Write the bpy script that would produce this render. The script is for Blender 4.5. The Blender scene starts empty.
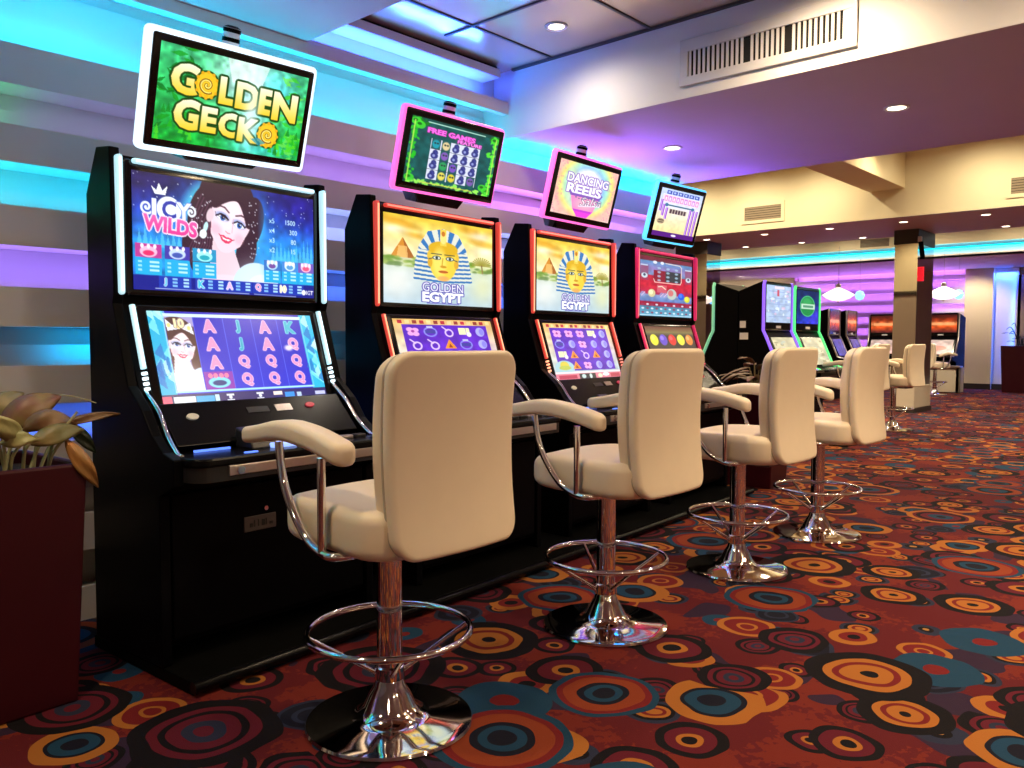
import bpy, bmesh, math, random
import numpy as np
from mathutils import Vector, Matrix

random.seed(7)
rng = np.random.default_rng(11)
PI = math.pi
scene = bpy.context.scene
COL = scene.collection
scene.view_settings.view_transform = 'Standard'
try:
    scene.view_settings.look = 'None'
except Exception:
    pass
scene.view_settings.gamma = 1.0
scene.view_settings.exposure = 0.12
scene.view_settings.use_curve_mapping = False
scene.cycles.use_denoising = True
scene.cycles.max_bounces = 7
scene.cycles.diffuse_bounces = 4
scene.cycles.glossy_bounces = 4
scene.cycles.sample_clamp_indirect = 6.0
scene.cycles.caustics_reflective = False
scene.cycles.caustics_refractive = False

# ------------------------------------------------------------------ colours / materials
def s2l(c):
    c = np.asarray(c, dtype=float)
    return np.where(c <= 0.04045, c / 12.92, ((c + 0.055) / 1.055) ** 2.4)

def rgb(r, g, b):
    return tuple(float(v) for v in s2l(np.array([r, g, b]) / 255.0))

MATS = {}
def mat(name, color, rough=0.5, metal=0.0, emit=None, estr=0.0, noise=0.0, nscale=20.0, bump=0.0, coat=0.0, spec=0.5, sheen=0.0):
    if name in MATS:
        return MATS[name]
    m = bpy.data.materials.new(name)
    m.use_nodes = True
    nt = m.node_tree
    b = nt.nodes['Principled BSDF']
    b.inputs['Base Color'].default_value = (*color, 1)
    b.inputs['Roughness'].default_value = rough
    b.inputs['Metallic'].default_value = metal
    b.inputs['Specular IOR Level'].default_value = spec
    if coat:
        b.inputs['Coat Weight'].default_value = coat
        b.inputs['Coat Roughness'].default_value = 0.08
    if emit is not None:
        b.inputs['Emission Color'].default_value = (*emit, 1)
        b.inputs['Emission Strength'].default_value = estr
    if noise or bump:
        tc = nt.nodes.new('ShaderNodeTexCoord')
        n = nt.nodes.new('ShaderNodeTexNoise')
        n.inputs['Scale'].default_value = nscale
        n.inputs['Detail'].default_value = 4
        nt.links.new(tc.outputs['Object'], n.inputs['Vector'])
        if noise:
            mx = nt.nodes.new('ShaderNodeMix'); mx.data_type = 'RGBA'
            mx.inputs[6].default_value = (*[c * (1 - noise) for c in color], 1)
            mx.inputs[7].default_value = (*[min(1, c * (1 + noise)) for c in color], 1)
            nt.links.new(n.outputs['Fac'], mx.inputs[0])
            nt.links.new(mx.outputs[2], b.inputs['Base Color'])
        if bump:
            bp = nt.nodes.new('ShaderNodeBump')
            bp.inputs['Strength'].default_value = bump
            bp.inputs['Distance'].default_value = 0.01
            nt.links.new(n.outputs['Fac'], bp.inputs['Height'])
            nt.links.new(bp.outputs['Normal'], b.inputs['Normal'])
    MATS[name] = m
    return m

M_wall = mat('plaster_white', (0.80, 0.77, 0.75), 0.75, noise=0.03, nscale=6)
M_fin = mat('fin_paint', (0.70, 0.65, 0.63), 0.6, noise=0.03, nscale=5)
M_recess = mat('recess_paint', (0.66, 0.63, 0.62), 0.7, noise=0.02, nscale=5)
M_cream = mat('cream_paint', (0.80, 0.70, 0.47), 0.75, noise=0.03, nscale=4)
M_mauve = mat('mauve_paint', (0.60, 0.53, 0.60), 0.65, noise=0.04, nscale=4)
M_soffit = mat('soffit_white', (0.66, 0.63, 0.66), 0.7, noise=0.03, nscale=5)
M_taupe = mat('taupe_wall', (0.42, 0.34, 0.27), 0.8, noise=0.04, nscale=3)
M_black = mat('black_cabinet', (0.002, 0.002, 0.003), 0.36, noise=0.2, nscale=30, spec=0.05)
M_blackgloss = mat('black_gloss', (0.004, 0.004, 0.005), 0.12, noise=0.1, nscale=30, spec=0.5)
M_deck = mat('deck_black', (0.003, 0.003, 0.004), 0.25, noise=0.1, nscale=60, spec=0.14)
M_darkgrey = mat('dark_grey', (0.012, 0.012, 0.014), 0.4, noise=0.1, nscale=40)
M_chrome = mat('chrome', (0.82, 0.80, 0.80), 0.06, metal=1.0, noise=0.02, nscale=40)
M_steel = mat('brushed_silver', (0.55, 0.50, 0.47), 0.3, metal=0.9, noise=0.06, nscale=60)
M_leather = mat('cream_leather', (0.84, 0.71, 0.53), 0.45, noise=0.03, nscale=18, bump=0.05)
M_piping = mat('leather_seam', (0.50, 0.41, 0.31), 0.5, noise=0.03, nscale=30)
M_planter = mat('planter_red', (0.040, 0.003, 0.007), 0.4, noise=0.15, nscale=8, spec=0.25)
M_soil = mat('soil', (0.02, 0.012, 0.008), 0.95, noise=0.4, nscale=60, bump=0.5)
M_stem = mat('plant_stem', (0.36, 0.34, 0.17), 0.5, noise=0.2, nscale=30)
M_grille = mat('grille_white', (0.66, 0.64, 0.64), 0.5, noise=0.03, nscale=20)
M_void = mat('void_shade_black', (0.004, 0.004, 0.004), 0.9, noise=0.1, nscale=10)  # black in place of the shade inside the ceiling gap and duct
M_vent = mat('vent_brown', (0.30, 0.23, 0.15), 0.6, noise=0.06, nscale=30)
M_mirror = mat('pillar_mirror', (0.62, 0.58, 0.52), 0.03, metal=1.0, noise=0.03, nscale=3)
M_trimdark = mat('trim_dark', (0.03, 0.022, 0.018), 0.5, noise=0.1, nscale=20)
M_beige = mat('beige_paint', (0.60, 0.52, 0.40), 0.6, noise=0.03, nscale=8)
M_lamp = mat('lamp_lens', (1, 0.95, 0.85), 0.4, emit=(1.0, 0.86, 0.62), estr=9.0, noise=0.01)
M_white = mat('white_plastic', (0.75, 0.75, 0.78), 0.4, noise=0.02, nscale=30)
M_btn_blue = mat('button_blue', (0.05, 0.1, 0.4), 0.3, emit=(0.10, 0.22, 1.0), estr=1.6, noise=0.01)
M_btn_lit = mat('button_lit', (0.2, 0.3, 0.6), 0.3, emit=(0.28, 0.42, 1.0), estr=1.3, noise=0.01)
M_btn_cream = mat('button_cream', (0.55, 0.52, 0.42), 0.35, emit=(0.8, 0.75, 0.6), estr=0.12, noise=0.05)
M_btn_red = mat('button_red', (0.35, 0.03, 0.05), 0.35, emit=(0.9, 0.05, 0.1), estr=0.25, noise=0.05)
M_plaque = mat('plaque_grey', (0.07, 0.05, 0.05), 0.5, noise=0.1, nscale=60)
M_ink = mat('plaque_ink', (0.01, 0.008, 0.008), 0.6, noise=0.1)
M_tilegrid = mat('tile_trim', (0.035, 0.03, 0.032), 0.5, noise=0.1, nscale=40)
M_platform = mat('platform_black', (0.003, 0.003, 0.003), 0.55, noise=0.15, nscale=20, spec=.04)

def led(name, col, s, base=None):
    return mat(name, base or tuple(min(1, c) for c in col), 0.4, emit=col, estr=s, noise=0.01)
L_white = led('led_white', (0.74, 0.92, 1.0), 1.35)
L_salmon = led('led_salmon', (1.0, 0.26, 0.20), 1.1)
L_orange = led('led_orange', (1.0, 0.42, 0.24), 1.3)
L_redpink = led('led_redpink', (0.95, 0.07, 0.18), 0.75)
L_redlight = led('led_redlight', (1.0, 0.22, 0.22), 1.0)
B_white = led('bar_white', (0.50, 0.80, 0.90), 0.85)
B_red = led('bar_red', (0.80, 0.07, 0.05), 0.6)
B_pink = led('bar_pink', (0.85, 0.03, 0.13), 0.5)
L_pinkrim = led('led_pink_rim', (1.0, 0.16, 0.62), 1.1)
L_bluerim = led('led_blue_rim', (0.10, 0.62, 1.0), 1.25)
L_whiterim = led('led_white_rim', (0.72, 0.88, 1.0), 1.25)
L_purple_edge = led('led_purple_edge', (0.22, 0.10, 0.85), 1.1)
L_green_edge = led('led_green_edge', (0.08, 0.80, 0.22), 0.9)
L_palegreen_edge = led('led_palegreen_edge', (0.25, 0.75, 0.45), 0.45)
L_cyan = led('led_cyan', (0.0, 0.72, 1.0), 1.6)
L_lavender = led('led_lavender', (0.55, 0.30, 1.0), 0.9)

# mirror-like metal ceiling tiles with slight waviness
def mk_tile_mat():
    m = bpy.data.materials.new('ceiling_mirror_tile'); m.use_nodes = True
    nt = m.node_tree; b = nt.nodes['Principled BSDF']
    b.inputs['Base Color'].default_value = (0.90, 0.70, 0.50, 1)
    b.inputs['Metallic'].default_value = 0.6
    b.inputs['Roughness'].default_value = 0.16
    tc = nt.nodes.new('ShaderNodeTexCoord'); n = nt.nodes.new('ShaderNodeTexNoise')
    n.inputs['Scale'].default_value = 2.2; n.inputs['Detail'].default_value = 1.0
    bp = nt.nodes.new('ShaderNodeBump'); bp.inputs['Strength'].default_value = 0.35; bp.inputs['Distance'].default_value = 0.06
    nt.links.new(tc.outputs['Object'], n.inputs['Vector'])
    nt.links.new(n.outputs['Fac'], bp.inputs['Height']); nt.links.new(bp.outputs['Normal'], b.inputs['Normal'])
    return m
M_tile = mk_tile_mat()

def mk_screen_mat():
    m = bpy.data.materials.new('screen_picture'); m.use_nodes = True
    nt = m.node_tree; b = nt.nodes['Principled BSDF']
    b.inputs['Base Color'].default_value = (0.005, 0.005, 0.006, 1)
    b.inputs['Roughness'].default_value = 0.25
    a = nt.nodes.new('ShaderNodeAttribute'); a.attribute_name = 'pic'
    nt.links.new(a.outputs['Color'], b.inputs['Emission Color'])
    b.inputs['Emission Strength'].default_value = 1.12
    return m
M_screen = mk_screen_mat()

def mk_leaf_mat(name, c1, c2):
    m = bpy.data.materials.new(name); m.use_nodes = True
    nt = m.node_tree; b = nt.nodes['Principled BSDF']
    b.inputs['Roughness'].default_value = 0.45
    tc = nt.nodes.new('ShaderNodeTexCoord'); n = nt.nodes.new('ShaderNodeTexNoise')
    n.inputs['Scale'].default_value = 14; n.inputs['Detail'].default_value = 3
    mx = nt.nodes.new('ShaderNodeMix'); mx.data_type = 'RGBA'
    mx.inputs[6].default_value = (*c1, 1); mx.inputs[7].default_value = (*c2, 1)
    cr = nt.nodes.new('ShaderNodeMapRange'); cr.inputs[1].default_value = 0.35; cr.inputs[2].default_value = 0.65
    nt.links.new(tc.outputs['Object'], n.inputs['Vector']); nt.links.new(n.outputs['Fac'], cr.inputs[0])
    nt.links.new(cr.outputs[0], mx.inputs[0]); nt.links.new(mx.outputs[2], b.inputs['Base Color'])
    return m
LF_red = mk_leaf_mat('leaf_red', (0.16, 0.035, 0.03), (0.20, 0.14, 0.05))
LF_olive = mk_leaf_mat('leaf_olive', (0.13, 0.12, 0.04), (0.26, 0.20, 0.08))
LF_brown = mk_leaf_mat('leaf_brown', (0.12, 0.05, 0.02), (0.20, 0.12, 0.05))
LF_orange = mk_leaf_mat('leaf_orange', (0.42, 0.17, 0.04), (0.30, 0.16, 0.05))
LF_pale = mk_leaf_mat('leaf_pale', (0.42, 0.36, 0.16), (0.30, 0.30, 0.12))
LF_dry = mk_leaf_mat('leaf_dry', (0.13, 0.055, 0.025), (0.30, 0.17, 0.09))
LF_dark = mk_leaf_mat('leaf_dark_green', (0.015, 0.03, 0.012), (0.03, 0.05, 0.02))

# ------------------------------------------------------------------ carpet
def mk_carpet():
    m = bpy.data.materials.new('carpet_rings'); m.use_nodes = True
    nt = m.node_tree; N = nt.nodes; L = nt.links
    b = N['Principled BSDF']; b.inputs['Roughness'].default_value = 0.95; b.inputs['Specular IOR Level'].default_value = 0.15
    tc = N.new('ShaderNodeTexCoord')
    wob = N.new('ShaderNodeTexNoise'); wob.inputs['Scale'].default_value = 6; wob.inputs['Detail'].default_value = 1
    L.new(tc.outputs['Object'], wob.inputs['Vector'])
    sub = N.new('ShaderNodeVectorMath'); sub.operation = 'MULTIPLY_ADD'
    sub.inputs[1].default_value = (0.05, 0.05, 0); sub.inputs[2].default_value = (-0.025, -0.025, 0)
    L.new(wob.outputs['Color'], sub.inputs[0])
    add = N.new('ShaderNodeVectorMath'); add.operation = 'ADD'
    L.new(tc.outputs['Object'], add.inputs[0]); L.new(sub.outputs[0], add.inputs[1])
    navy = rgb(18, 18, 32); black = rgb(15, 11, 16); teal = rgb(24, 56, 80); slate = rgb(36, 40, 60)
    maroon = rgb(84, 20, 34); red = rgb(104, 26, 28); gold = rgb(152, 92, 38); orange = rgb(124, 52, 28); cream = rgb(150, 108, 58)
    designs = [
        [(0, navy), (.13, teal), (.36, maroon), (.60, black), (.74, maroon), (.84, gold)],
        [(0, cream), (.22, black), (.52, slate)],
        [(0, black), (.28, red), (.60, gold)],
        [(0, red), (.24, gold), (.36, red), (.76, gold)],
        [(0, maroon), (.18, teal), (.40, black), (.54, orange), (.80, slate)],
        [(0, black), (.14, gold), (.40, red), (.52, gold), (.68, black)],
        [(0, maroon), (.14, slate), (.30, maroon), (.50, black), (.60, maroon), (.74, black)],
        [(0, red), (.30, teal), (.8, teal)],
        [(0, navy), (.40, slate), (.55, navy), (.86, slate)],
        [(0, orange), (.14, navy), (.26, teal), (.40, navy), (.52, red), (.66, navy), (.86, teal)],
        [(0, navy), (.30, teal), (.56, navy), (.66, gold)],
        [(0, black), (.22, gold), (.38, maroon), (.72, black)],
        [(0, gold), (.26, red), (.42, gold), (.60, black), (.78, slate)],
        [(0, navy), (.22, teal), (.36, navy), (.48, orange), (.74, red), (.86, teal)],
    ]
    def ramp(stops, fac):
        r = N.new('ShaderNodeValToRGB'); r.color_ramp.interpolation = 'CONSTANT'
        e = r.color_ramp.elements
        e[0].position = 0; e[0].color = (*stops[0][1], 1)
        e[1].position = stops[1][0]; e[1].color = (*stops[1][1], 1)
        for p, c in stops[2:]:
            q = e.new(p); q.color = (*c, 1)
        L.new(fac, r.inputs[0]); return r.outputs[0]
    def math_(op, a, bb=None):
        n = N.new('ShaderNodeMath'); n.operation = op
        for k, v in enumerate((a, bb)):
            if v is None: continue
            if isinstance(v, (int, float)): n.inputs[k].default_value = v
            else: L.new(v, n.inputs[k])
        return n.outputs[0]
    def mix(f, a, bb):
        n = N.new('ShaderNodeMix'); n.data_type = 'RGBA'
        L.new(f, n.inputs[0])
        for k, v in ((6, a), (7, bb)):
            if isinstance(v, tuple): n.inputs[k].default_value = (*v, 1)
            else: L.new(v, n.inputs[k])
        return n.outputs[2]
    # mottled ground
    n1 = N.new('ShaderNodeTexNoise'); n1.inputs['Scale'].default_value = 2.6; n1.inputs['Detail'].default_value = 2
    L.new(tc.outputs['Object'], n1.inputs['Vector'])
    n2 = N.new('ShaderNodeTexNoise'); n2.inputs['Scale'].default_value = 38; n2.inputs['Detail'].default_value = 3
    L.new(tc.outputs['Object'], n2.inputs['Vector'])
    n3 = N.new('ShaderNodeTexNoise'); n3.inputs['Scale'].default_value = 3.1; n3.inputs['Detail'].default_value = 1
    mp = N.new('ShaderNodeMapping'); mp.inputs['Location'].default_value = (7.3, 2.1, 0)
    L.new(tc.outputs['Object'], mp.inputs['Vector']); L.new(mp.outputs[0], n3.inputs['Vector'])
    f1 = math_('GREATER_THAN', math_('ADD', n1.outputs['Fac'], math_('MULTIPLY', math_('SUBTRACT', n2.outputs['Fac'], .5), .35)), .53)
    cur = mix(f1, rgb(84, 22, 27), rgb(104, 34, 26))
    f3 = math_('GREATER_THAN', n3.outputs['Fac'], .60)
    cur = mix(f3, cur, rgb(44, 28, 48))
    def layer(cur, scale, off, rnd, rmin, rmax, dens, picks):
        mp = N.new('ShaderNodeMapping'); mp.inputs['Location'].default_value = (*off, 0)
        L.new(add.outputs[0], mp.inputs['Vector'])
        v = N.new('ShaderNodeTexVoronoi'); v.voronoi_dimensions = '2D'; v.feature = 'F1'
        v.inputs['Scale'].default_value = scale; v.inputs['Randomness'].default_value = rnd
        L.new(mp.outputs[0], v.inputs['Vector'])
        sp = N.new('ShaderNodeSeparateColor'); L.new(v.outputs['Color'], sp.inputs[0])
        R = math_('MULTIPLY_ADD', sp.outputs[0], rmax - rmin); R.node.inputs[2].default_value = rmin
        t = math_('DIVIDE', v.outputs['Distance'], R)
        msk = math_('MULTIPLY', math_('LESS_THAN', t, 1.0), math_('LESS_THAN', sp.outputs[1], dens))
        col = ramp(designs[picks[0]], t)
        for k, d in enumerate(picks[1:]):
            col = mix(math_('GREATER_THAN', sp.outputs[2], (k + 1) / len(picks)), col, ramp(designs[d], t))
        return mix(msk, cur, col)
    cur = layer(cur, 4.2, (1.9, 6.6), .66, .25, .36, .85, (1, 7, 11, 12, 6))
    cur = layer(cur, 3.3, (3.3, 1.7), .62, .27, .38, .80, (3, 11, 8, 2, 6))
    cur = layer(cur, 2.5, (0.4, 0.9), .58, .28, .39, .78, (10, 11, 7, 6, 5))
    cur = layer(cur, 1.75, (5.45, 8.3), .58, .27, .39, .66, (0, 6, 4, 13, 5))
    # pile shading
    pf = N.new('ShaderNodeTexNoise'); pf.inputs['Scale'].default_value = 260; pf.inputs['Detail'].default_value = 2
    L.new(tc.outputs['Object'], pf.inputs['Vector'])
    bp = N.new('ShaderNodeBump'); bp.inputs['Strength'].default_value = .25; bp.inputs['Distance'].default_value = .004
    L.new(pf.outputs['Fac'], bp.inputs['Height']); L.new(bp.outputs['Normal'], b.inputs['Normal'])
    L.new(cur, b.inputs['Base Color'])
    return m
M_carpet = mk_carpet()

# ------------------------------------------------------------------ mesh helpers
class MB:
    def __init__(s): s.v = []; s.f = []
    def add(s, vs, fs):
        o = len(s.v); s.v += [tuple(map(float, p)) for p in vs]; s.f += [tuple(i + o for i in f) for f in fs]; return s
    def box(s, x0, x1, y0, y1, z0, z1):
        vs = [(x, y, z) for z in (z0, z1) for y in (y0, y1) for x in (x0, x1)]
        return s.add(vs, [(0, 2, 3, 1), (4, 5, 7, 6), (0, 1, 5, 4), (2, 6, 7, 3), (0, 4, 6, 2), (1, 3, 7, 5)])
    def prism(s, poly, lo, hi, axis='x'):
        n = len(poly); vs = []
        for c in (lo, hi):
            for a, b in poly:
                vs.append((c, a, b) if axis == 'x' else (a, c, b) if axis == 'y' else (a, b, c))
        fs = [tuple(range(n)), tuple(range(2 * n - 1, n - 1, -1))]
        fs += [(i, i + n, (i + 1) % n + n, (i + 1) % n) for i in range(n)]
        return s.add(vs, fs)
    def tube(s, pts, r, seg=10, closed=False, smooth=0):
        P = [Vector(p) for p in pts]
        if smooth:
            Q = []
            n = len(P)
            rngi = range(n if closed else n - 1)
            for i in rngi:
                p0 = P[(i - 1) % n] if closed or i > 0 else P[0] * 2 - P[1]
                p1 = P[i]; p2 = P[(i + 1) % n]
                p3 = P[(i + 2) % n] if closed or i + 2 < n else P[-1] * 2 - P[-2]
                for k in range(smooth):
                    t = k / smooth
                    Q.append(0.5 * ((2 * p1) + (p2 - p0) * t + (2 * p0 - 5 * p1 + 4 * p2 - p3) * t * t + (3 * p1 - p0 - 3 * p2 + p3) * t ** 3))
            if not closed: Q.append(P[-1])
            P = Q
        n = len(P); rr = r if hasattr(r, '__len__') else [r] * n
        if len(rr) != n:
            rr = list(np.interp(np.linspace(0, 1, n), np.linspace(0, 1, len(rr)), rr))
        vs = []; prev = None
        for i in range(n):
            if closed: t = P[(i + 1) % n] - P[i - 1]
            else: t = P[min(i + 1, n - 1)] - P[max(i - 1, 0)]
            t.normalize()
            if prev is None:
                a = Vector((0, 0, 1)) if abs(t.z) < .9 else Vector((1, 0, 0))
                nrm = t.cross(a).normalized()
            else:
                nrm = (prev - t * prev.dot(t)).normalized()
            prev = nrm; bn = t.cross(nrm)
            for k in range(seg):
                a = 2 * PI * k / seg
                vs.append(P[i] + (nrm * math.cos(a) + bn * math.sin(a)) * rr[i])
        fs = []
        for i in range(n if closed else n - 1):
            j = (i + 1) % n
            for k in range(seg):
                l = (k + 1) % seg
                fs.append((i * seg + k, i * seg + l, j * seg + l, j * seg + k))
        if not closed:
            fs.append(tuple(range(seg - 1, -1, -1))); fs.append(tuple((n - 1) * seg + k for k in range(seg)))
        return s.add(vs, fs)
    def lathe(s, prof, c=(0, 0, 0), seg=32, caps=True):
        vs = []; n = len(prof)
        for r, z in prof:
            for k in range(seg):
                a = 2 * PI * k / seg
                vs.append((c[0] + r * math.cos(a), c[1] + r * math.sin(a), c[2] + z))
        fs = []
        for i in range(n - 1):
            for k in range(seg):
                l = (k + 1) % seg
                fs.append((i * seg + k, i * seg + l, (i + 1) * seg + l, (i + 1) * seg + k))
        if caps: fs.append(tuple(range(seg - 1, -1, -1))); fs.append(tuple((n - 1) * seg + k for k in range(seg)))
        return s.add(vs, fs)
    def slab(s, w, h, t, r, e, fn=None, n=6, m=8, ne=3, fill=5):
        """Rounded-rectangle slab: a in w, b in h, c in t, with filleted edges; fn maps (a,b,c) to xyz."""
        fn = fn or (lambda a, b, c: (a, b, c))
        r = min(r, w / 2 - 1e-4, h / 2 - 1e-4)
        def ring(ins, sc=1.0):
            hw, hh, rr = w / 2 - ins, h / 2 - ins, max(r - ins, 1e-4)
            pts = []
            cs = [(hw - rr, hh - rr, 0), (-hw + rr, hh - rr, PI / 2), (-hw + rr, -hh + rr, PI), (hw - rr, -hh + rr, 3 * PI / 2)]
            for q, (cx, cy, a0) in enumerate(cs):
                arc = [(cx + rr * math.cos(a0 + PI / 2 * k / n), cy + rr * math.sin(a0 + PI / 2 * k / n)) for k in range(n + 1)]
                pts += arc
                nx = cs[(q + 1) % 4]; a1 = nx[2]
                e0 = arc[-1]; e1 = (nx[0] + rr * math.cos(a1), nx[1] + rr * math.sin(a1))
                pts += [(e0[0] + (e1[0] - e0[0]) * k / m, e0[1] + (e1[1] - e0[1]) * k / m) for k in range(1, m)]
            return [(a * sc, b * sc) for a, b in pts]
        rings = []
        for k in range(fill):
            rings.append((ring(e, (k + .15) / fill), -t / 2))
        for k in range(ne + 1):
            a = PI / 2 * k / ne
            rings.append((ring(e * (1 - math.sin(a))), -t / 2 + e * (1 - math.cos(a))))
        for k in range(ne + 1):
            a = PI / 2 * k / ne
            rings.append((ring(e * (1 - math.cos(a))), t / 2 - e * (1 - math.sin(a))))
        for k in range(fill - 1, -1, -1):
            rings.append((ring(e, (k + .15) / fill), t / 2))
        np_ = len(rings[0][0]); vs = []
        for pts, c in rings:
            vs += [fn(a, b, c) for a, b in pts]
        fs = []
        for i in range(len(rings) - 1):
            for k in range(np_):
                l = (k + 1) % np_
                fs.append((i * np_ + k, i * np_ + l, (i + 1) * np_ + l, (i + 1) * np_ + k))
        fs.append(tuple(range(np_ - 1, -1, -1)))
        fs.append(tuple((len(rings) - 1) * np_ + k for k in range(np_)))
        return s.add(vs, fs)
    def build(s, name, material, parent=None, bevel=0.0, smooth=False, sub=0):
        me = bpy.data.meshes.new(name)
        me.from_pydata(s.v, [], s.f); me.update()
        bm = bmesh.new(); bm.from_mesh(me)
        bmesh.ops.remove_doubles(bm, verts=bm.verts, dist=1e-6)
        bmesh.ops.recalc_face_normals(bm, faces=bm.faces)
        bm.to_mesh(me); bm.free()
        me.materials.append(material)
        o = bpy.data.objects.new(name, me); COL.objects.link(o)
        if parent is not None: o.parent = parent
        if bevel:
            md = o.modifiers.new('bevel', 'BEVEL'); md.width = bevel; md.segments = 2; md.limit_method = 'ANGLE'; md.angle_limit = math.radians(40)
        if sub:
            md = o.modifiers.new('sub', 'SUBSURF'); md.levels = sub; md.render_levels = sub
        if smooth:
            for p in me.polygons: p.use_smooth = True
            try: me.set_sharp_from_angle(angle=math.radians(45))
            except Exception: pass
        return o

def tag(o, label, cat, group=None, kind=None):
    o['label'] = label; o['category'] = cat
    if group: o['group'] = group
    if kind: o['kind'] = kind
    return o

def thing(name, label, cat, loc=(0, 0, 0), rotz=0.0, group=None):
    o = bpy.data.objects.new(name, None); COL.objects.link(o)
    o.empty_display_size = .1
    o.location = loc; o.rotation_euler = (0, 0, rotz)
    return tag(o, label, cat, group)

def struct(name, mb, m, label, cat, parent=None, bevel=0.0, smooth=False):
    o = mb.build(name, m, parent, bevel, smooth)
    if parent is None: tag(o, label, cat, kind='structure')
    return o

def copy_tree(o, parent=None):
    c = o.copy(); COL.objects.link(c)
    if parent is not None:
        c.parent = parent
    for ch in list(o.children): copy_tree(ch, c)
    return c

# ------------------------------------------------------------------ picture painter (vertex-coloured screens)
def srgb255(c): return s2l(np.array(c, dtype=float) / 255.0)

_glyphs = {}
def glyph_tris(txt, bold=0.0, shear=0.0):
    key = (txt, bold, shear)
    if key in _glyphs: return _glyphs[key]
    cu = bpy.data.curves.new('txt', 'FONT'); cu.body = txt; cu.size = 1.0; cu.offset = bold; cu.shear = shear
    cu.resolution_u = 3
    ob = bpy.data.objects.new('txt', cu); COL.objects.link(ob)
    dg = bpy.context.evaluated_depsgraph_get(); dg.update()
    ev = ob.evaluated_get(dg); me = ev.to_mesh()
    me.calc_loop_triangles()
    v = np.array([tuple(x.co)[:2] for x in me.vertices]) if len(me.vertices) else np.zeros((0, 2))
    t = np.array([tuple(x.vertices) for x in me.loop_triangles], dtype=int)
    ev.to_mesh_clear()
    bpy.data.objects.remove(ob); bpy.data.curves.remove(cu)
    _glyphs[key] = (v, t)
    return v, t

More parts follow.
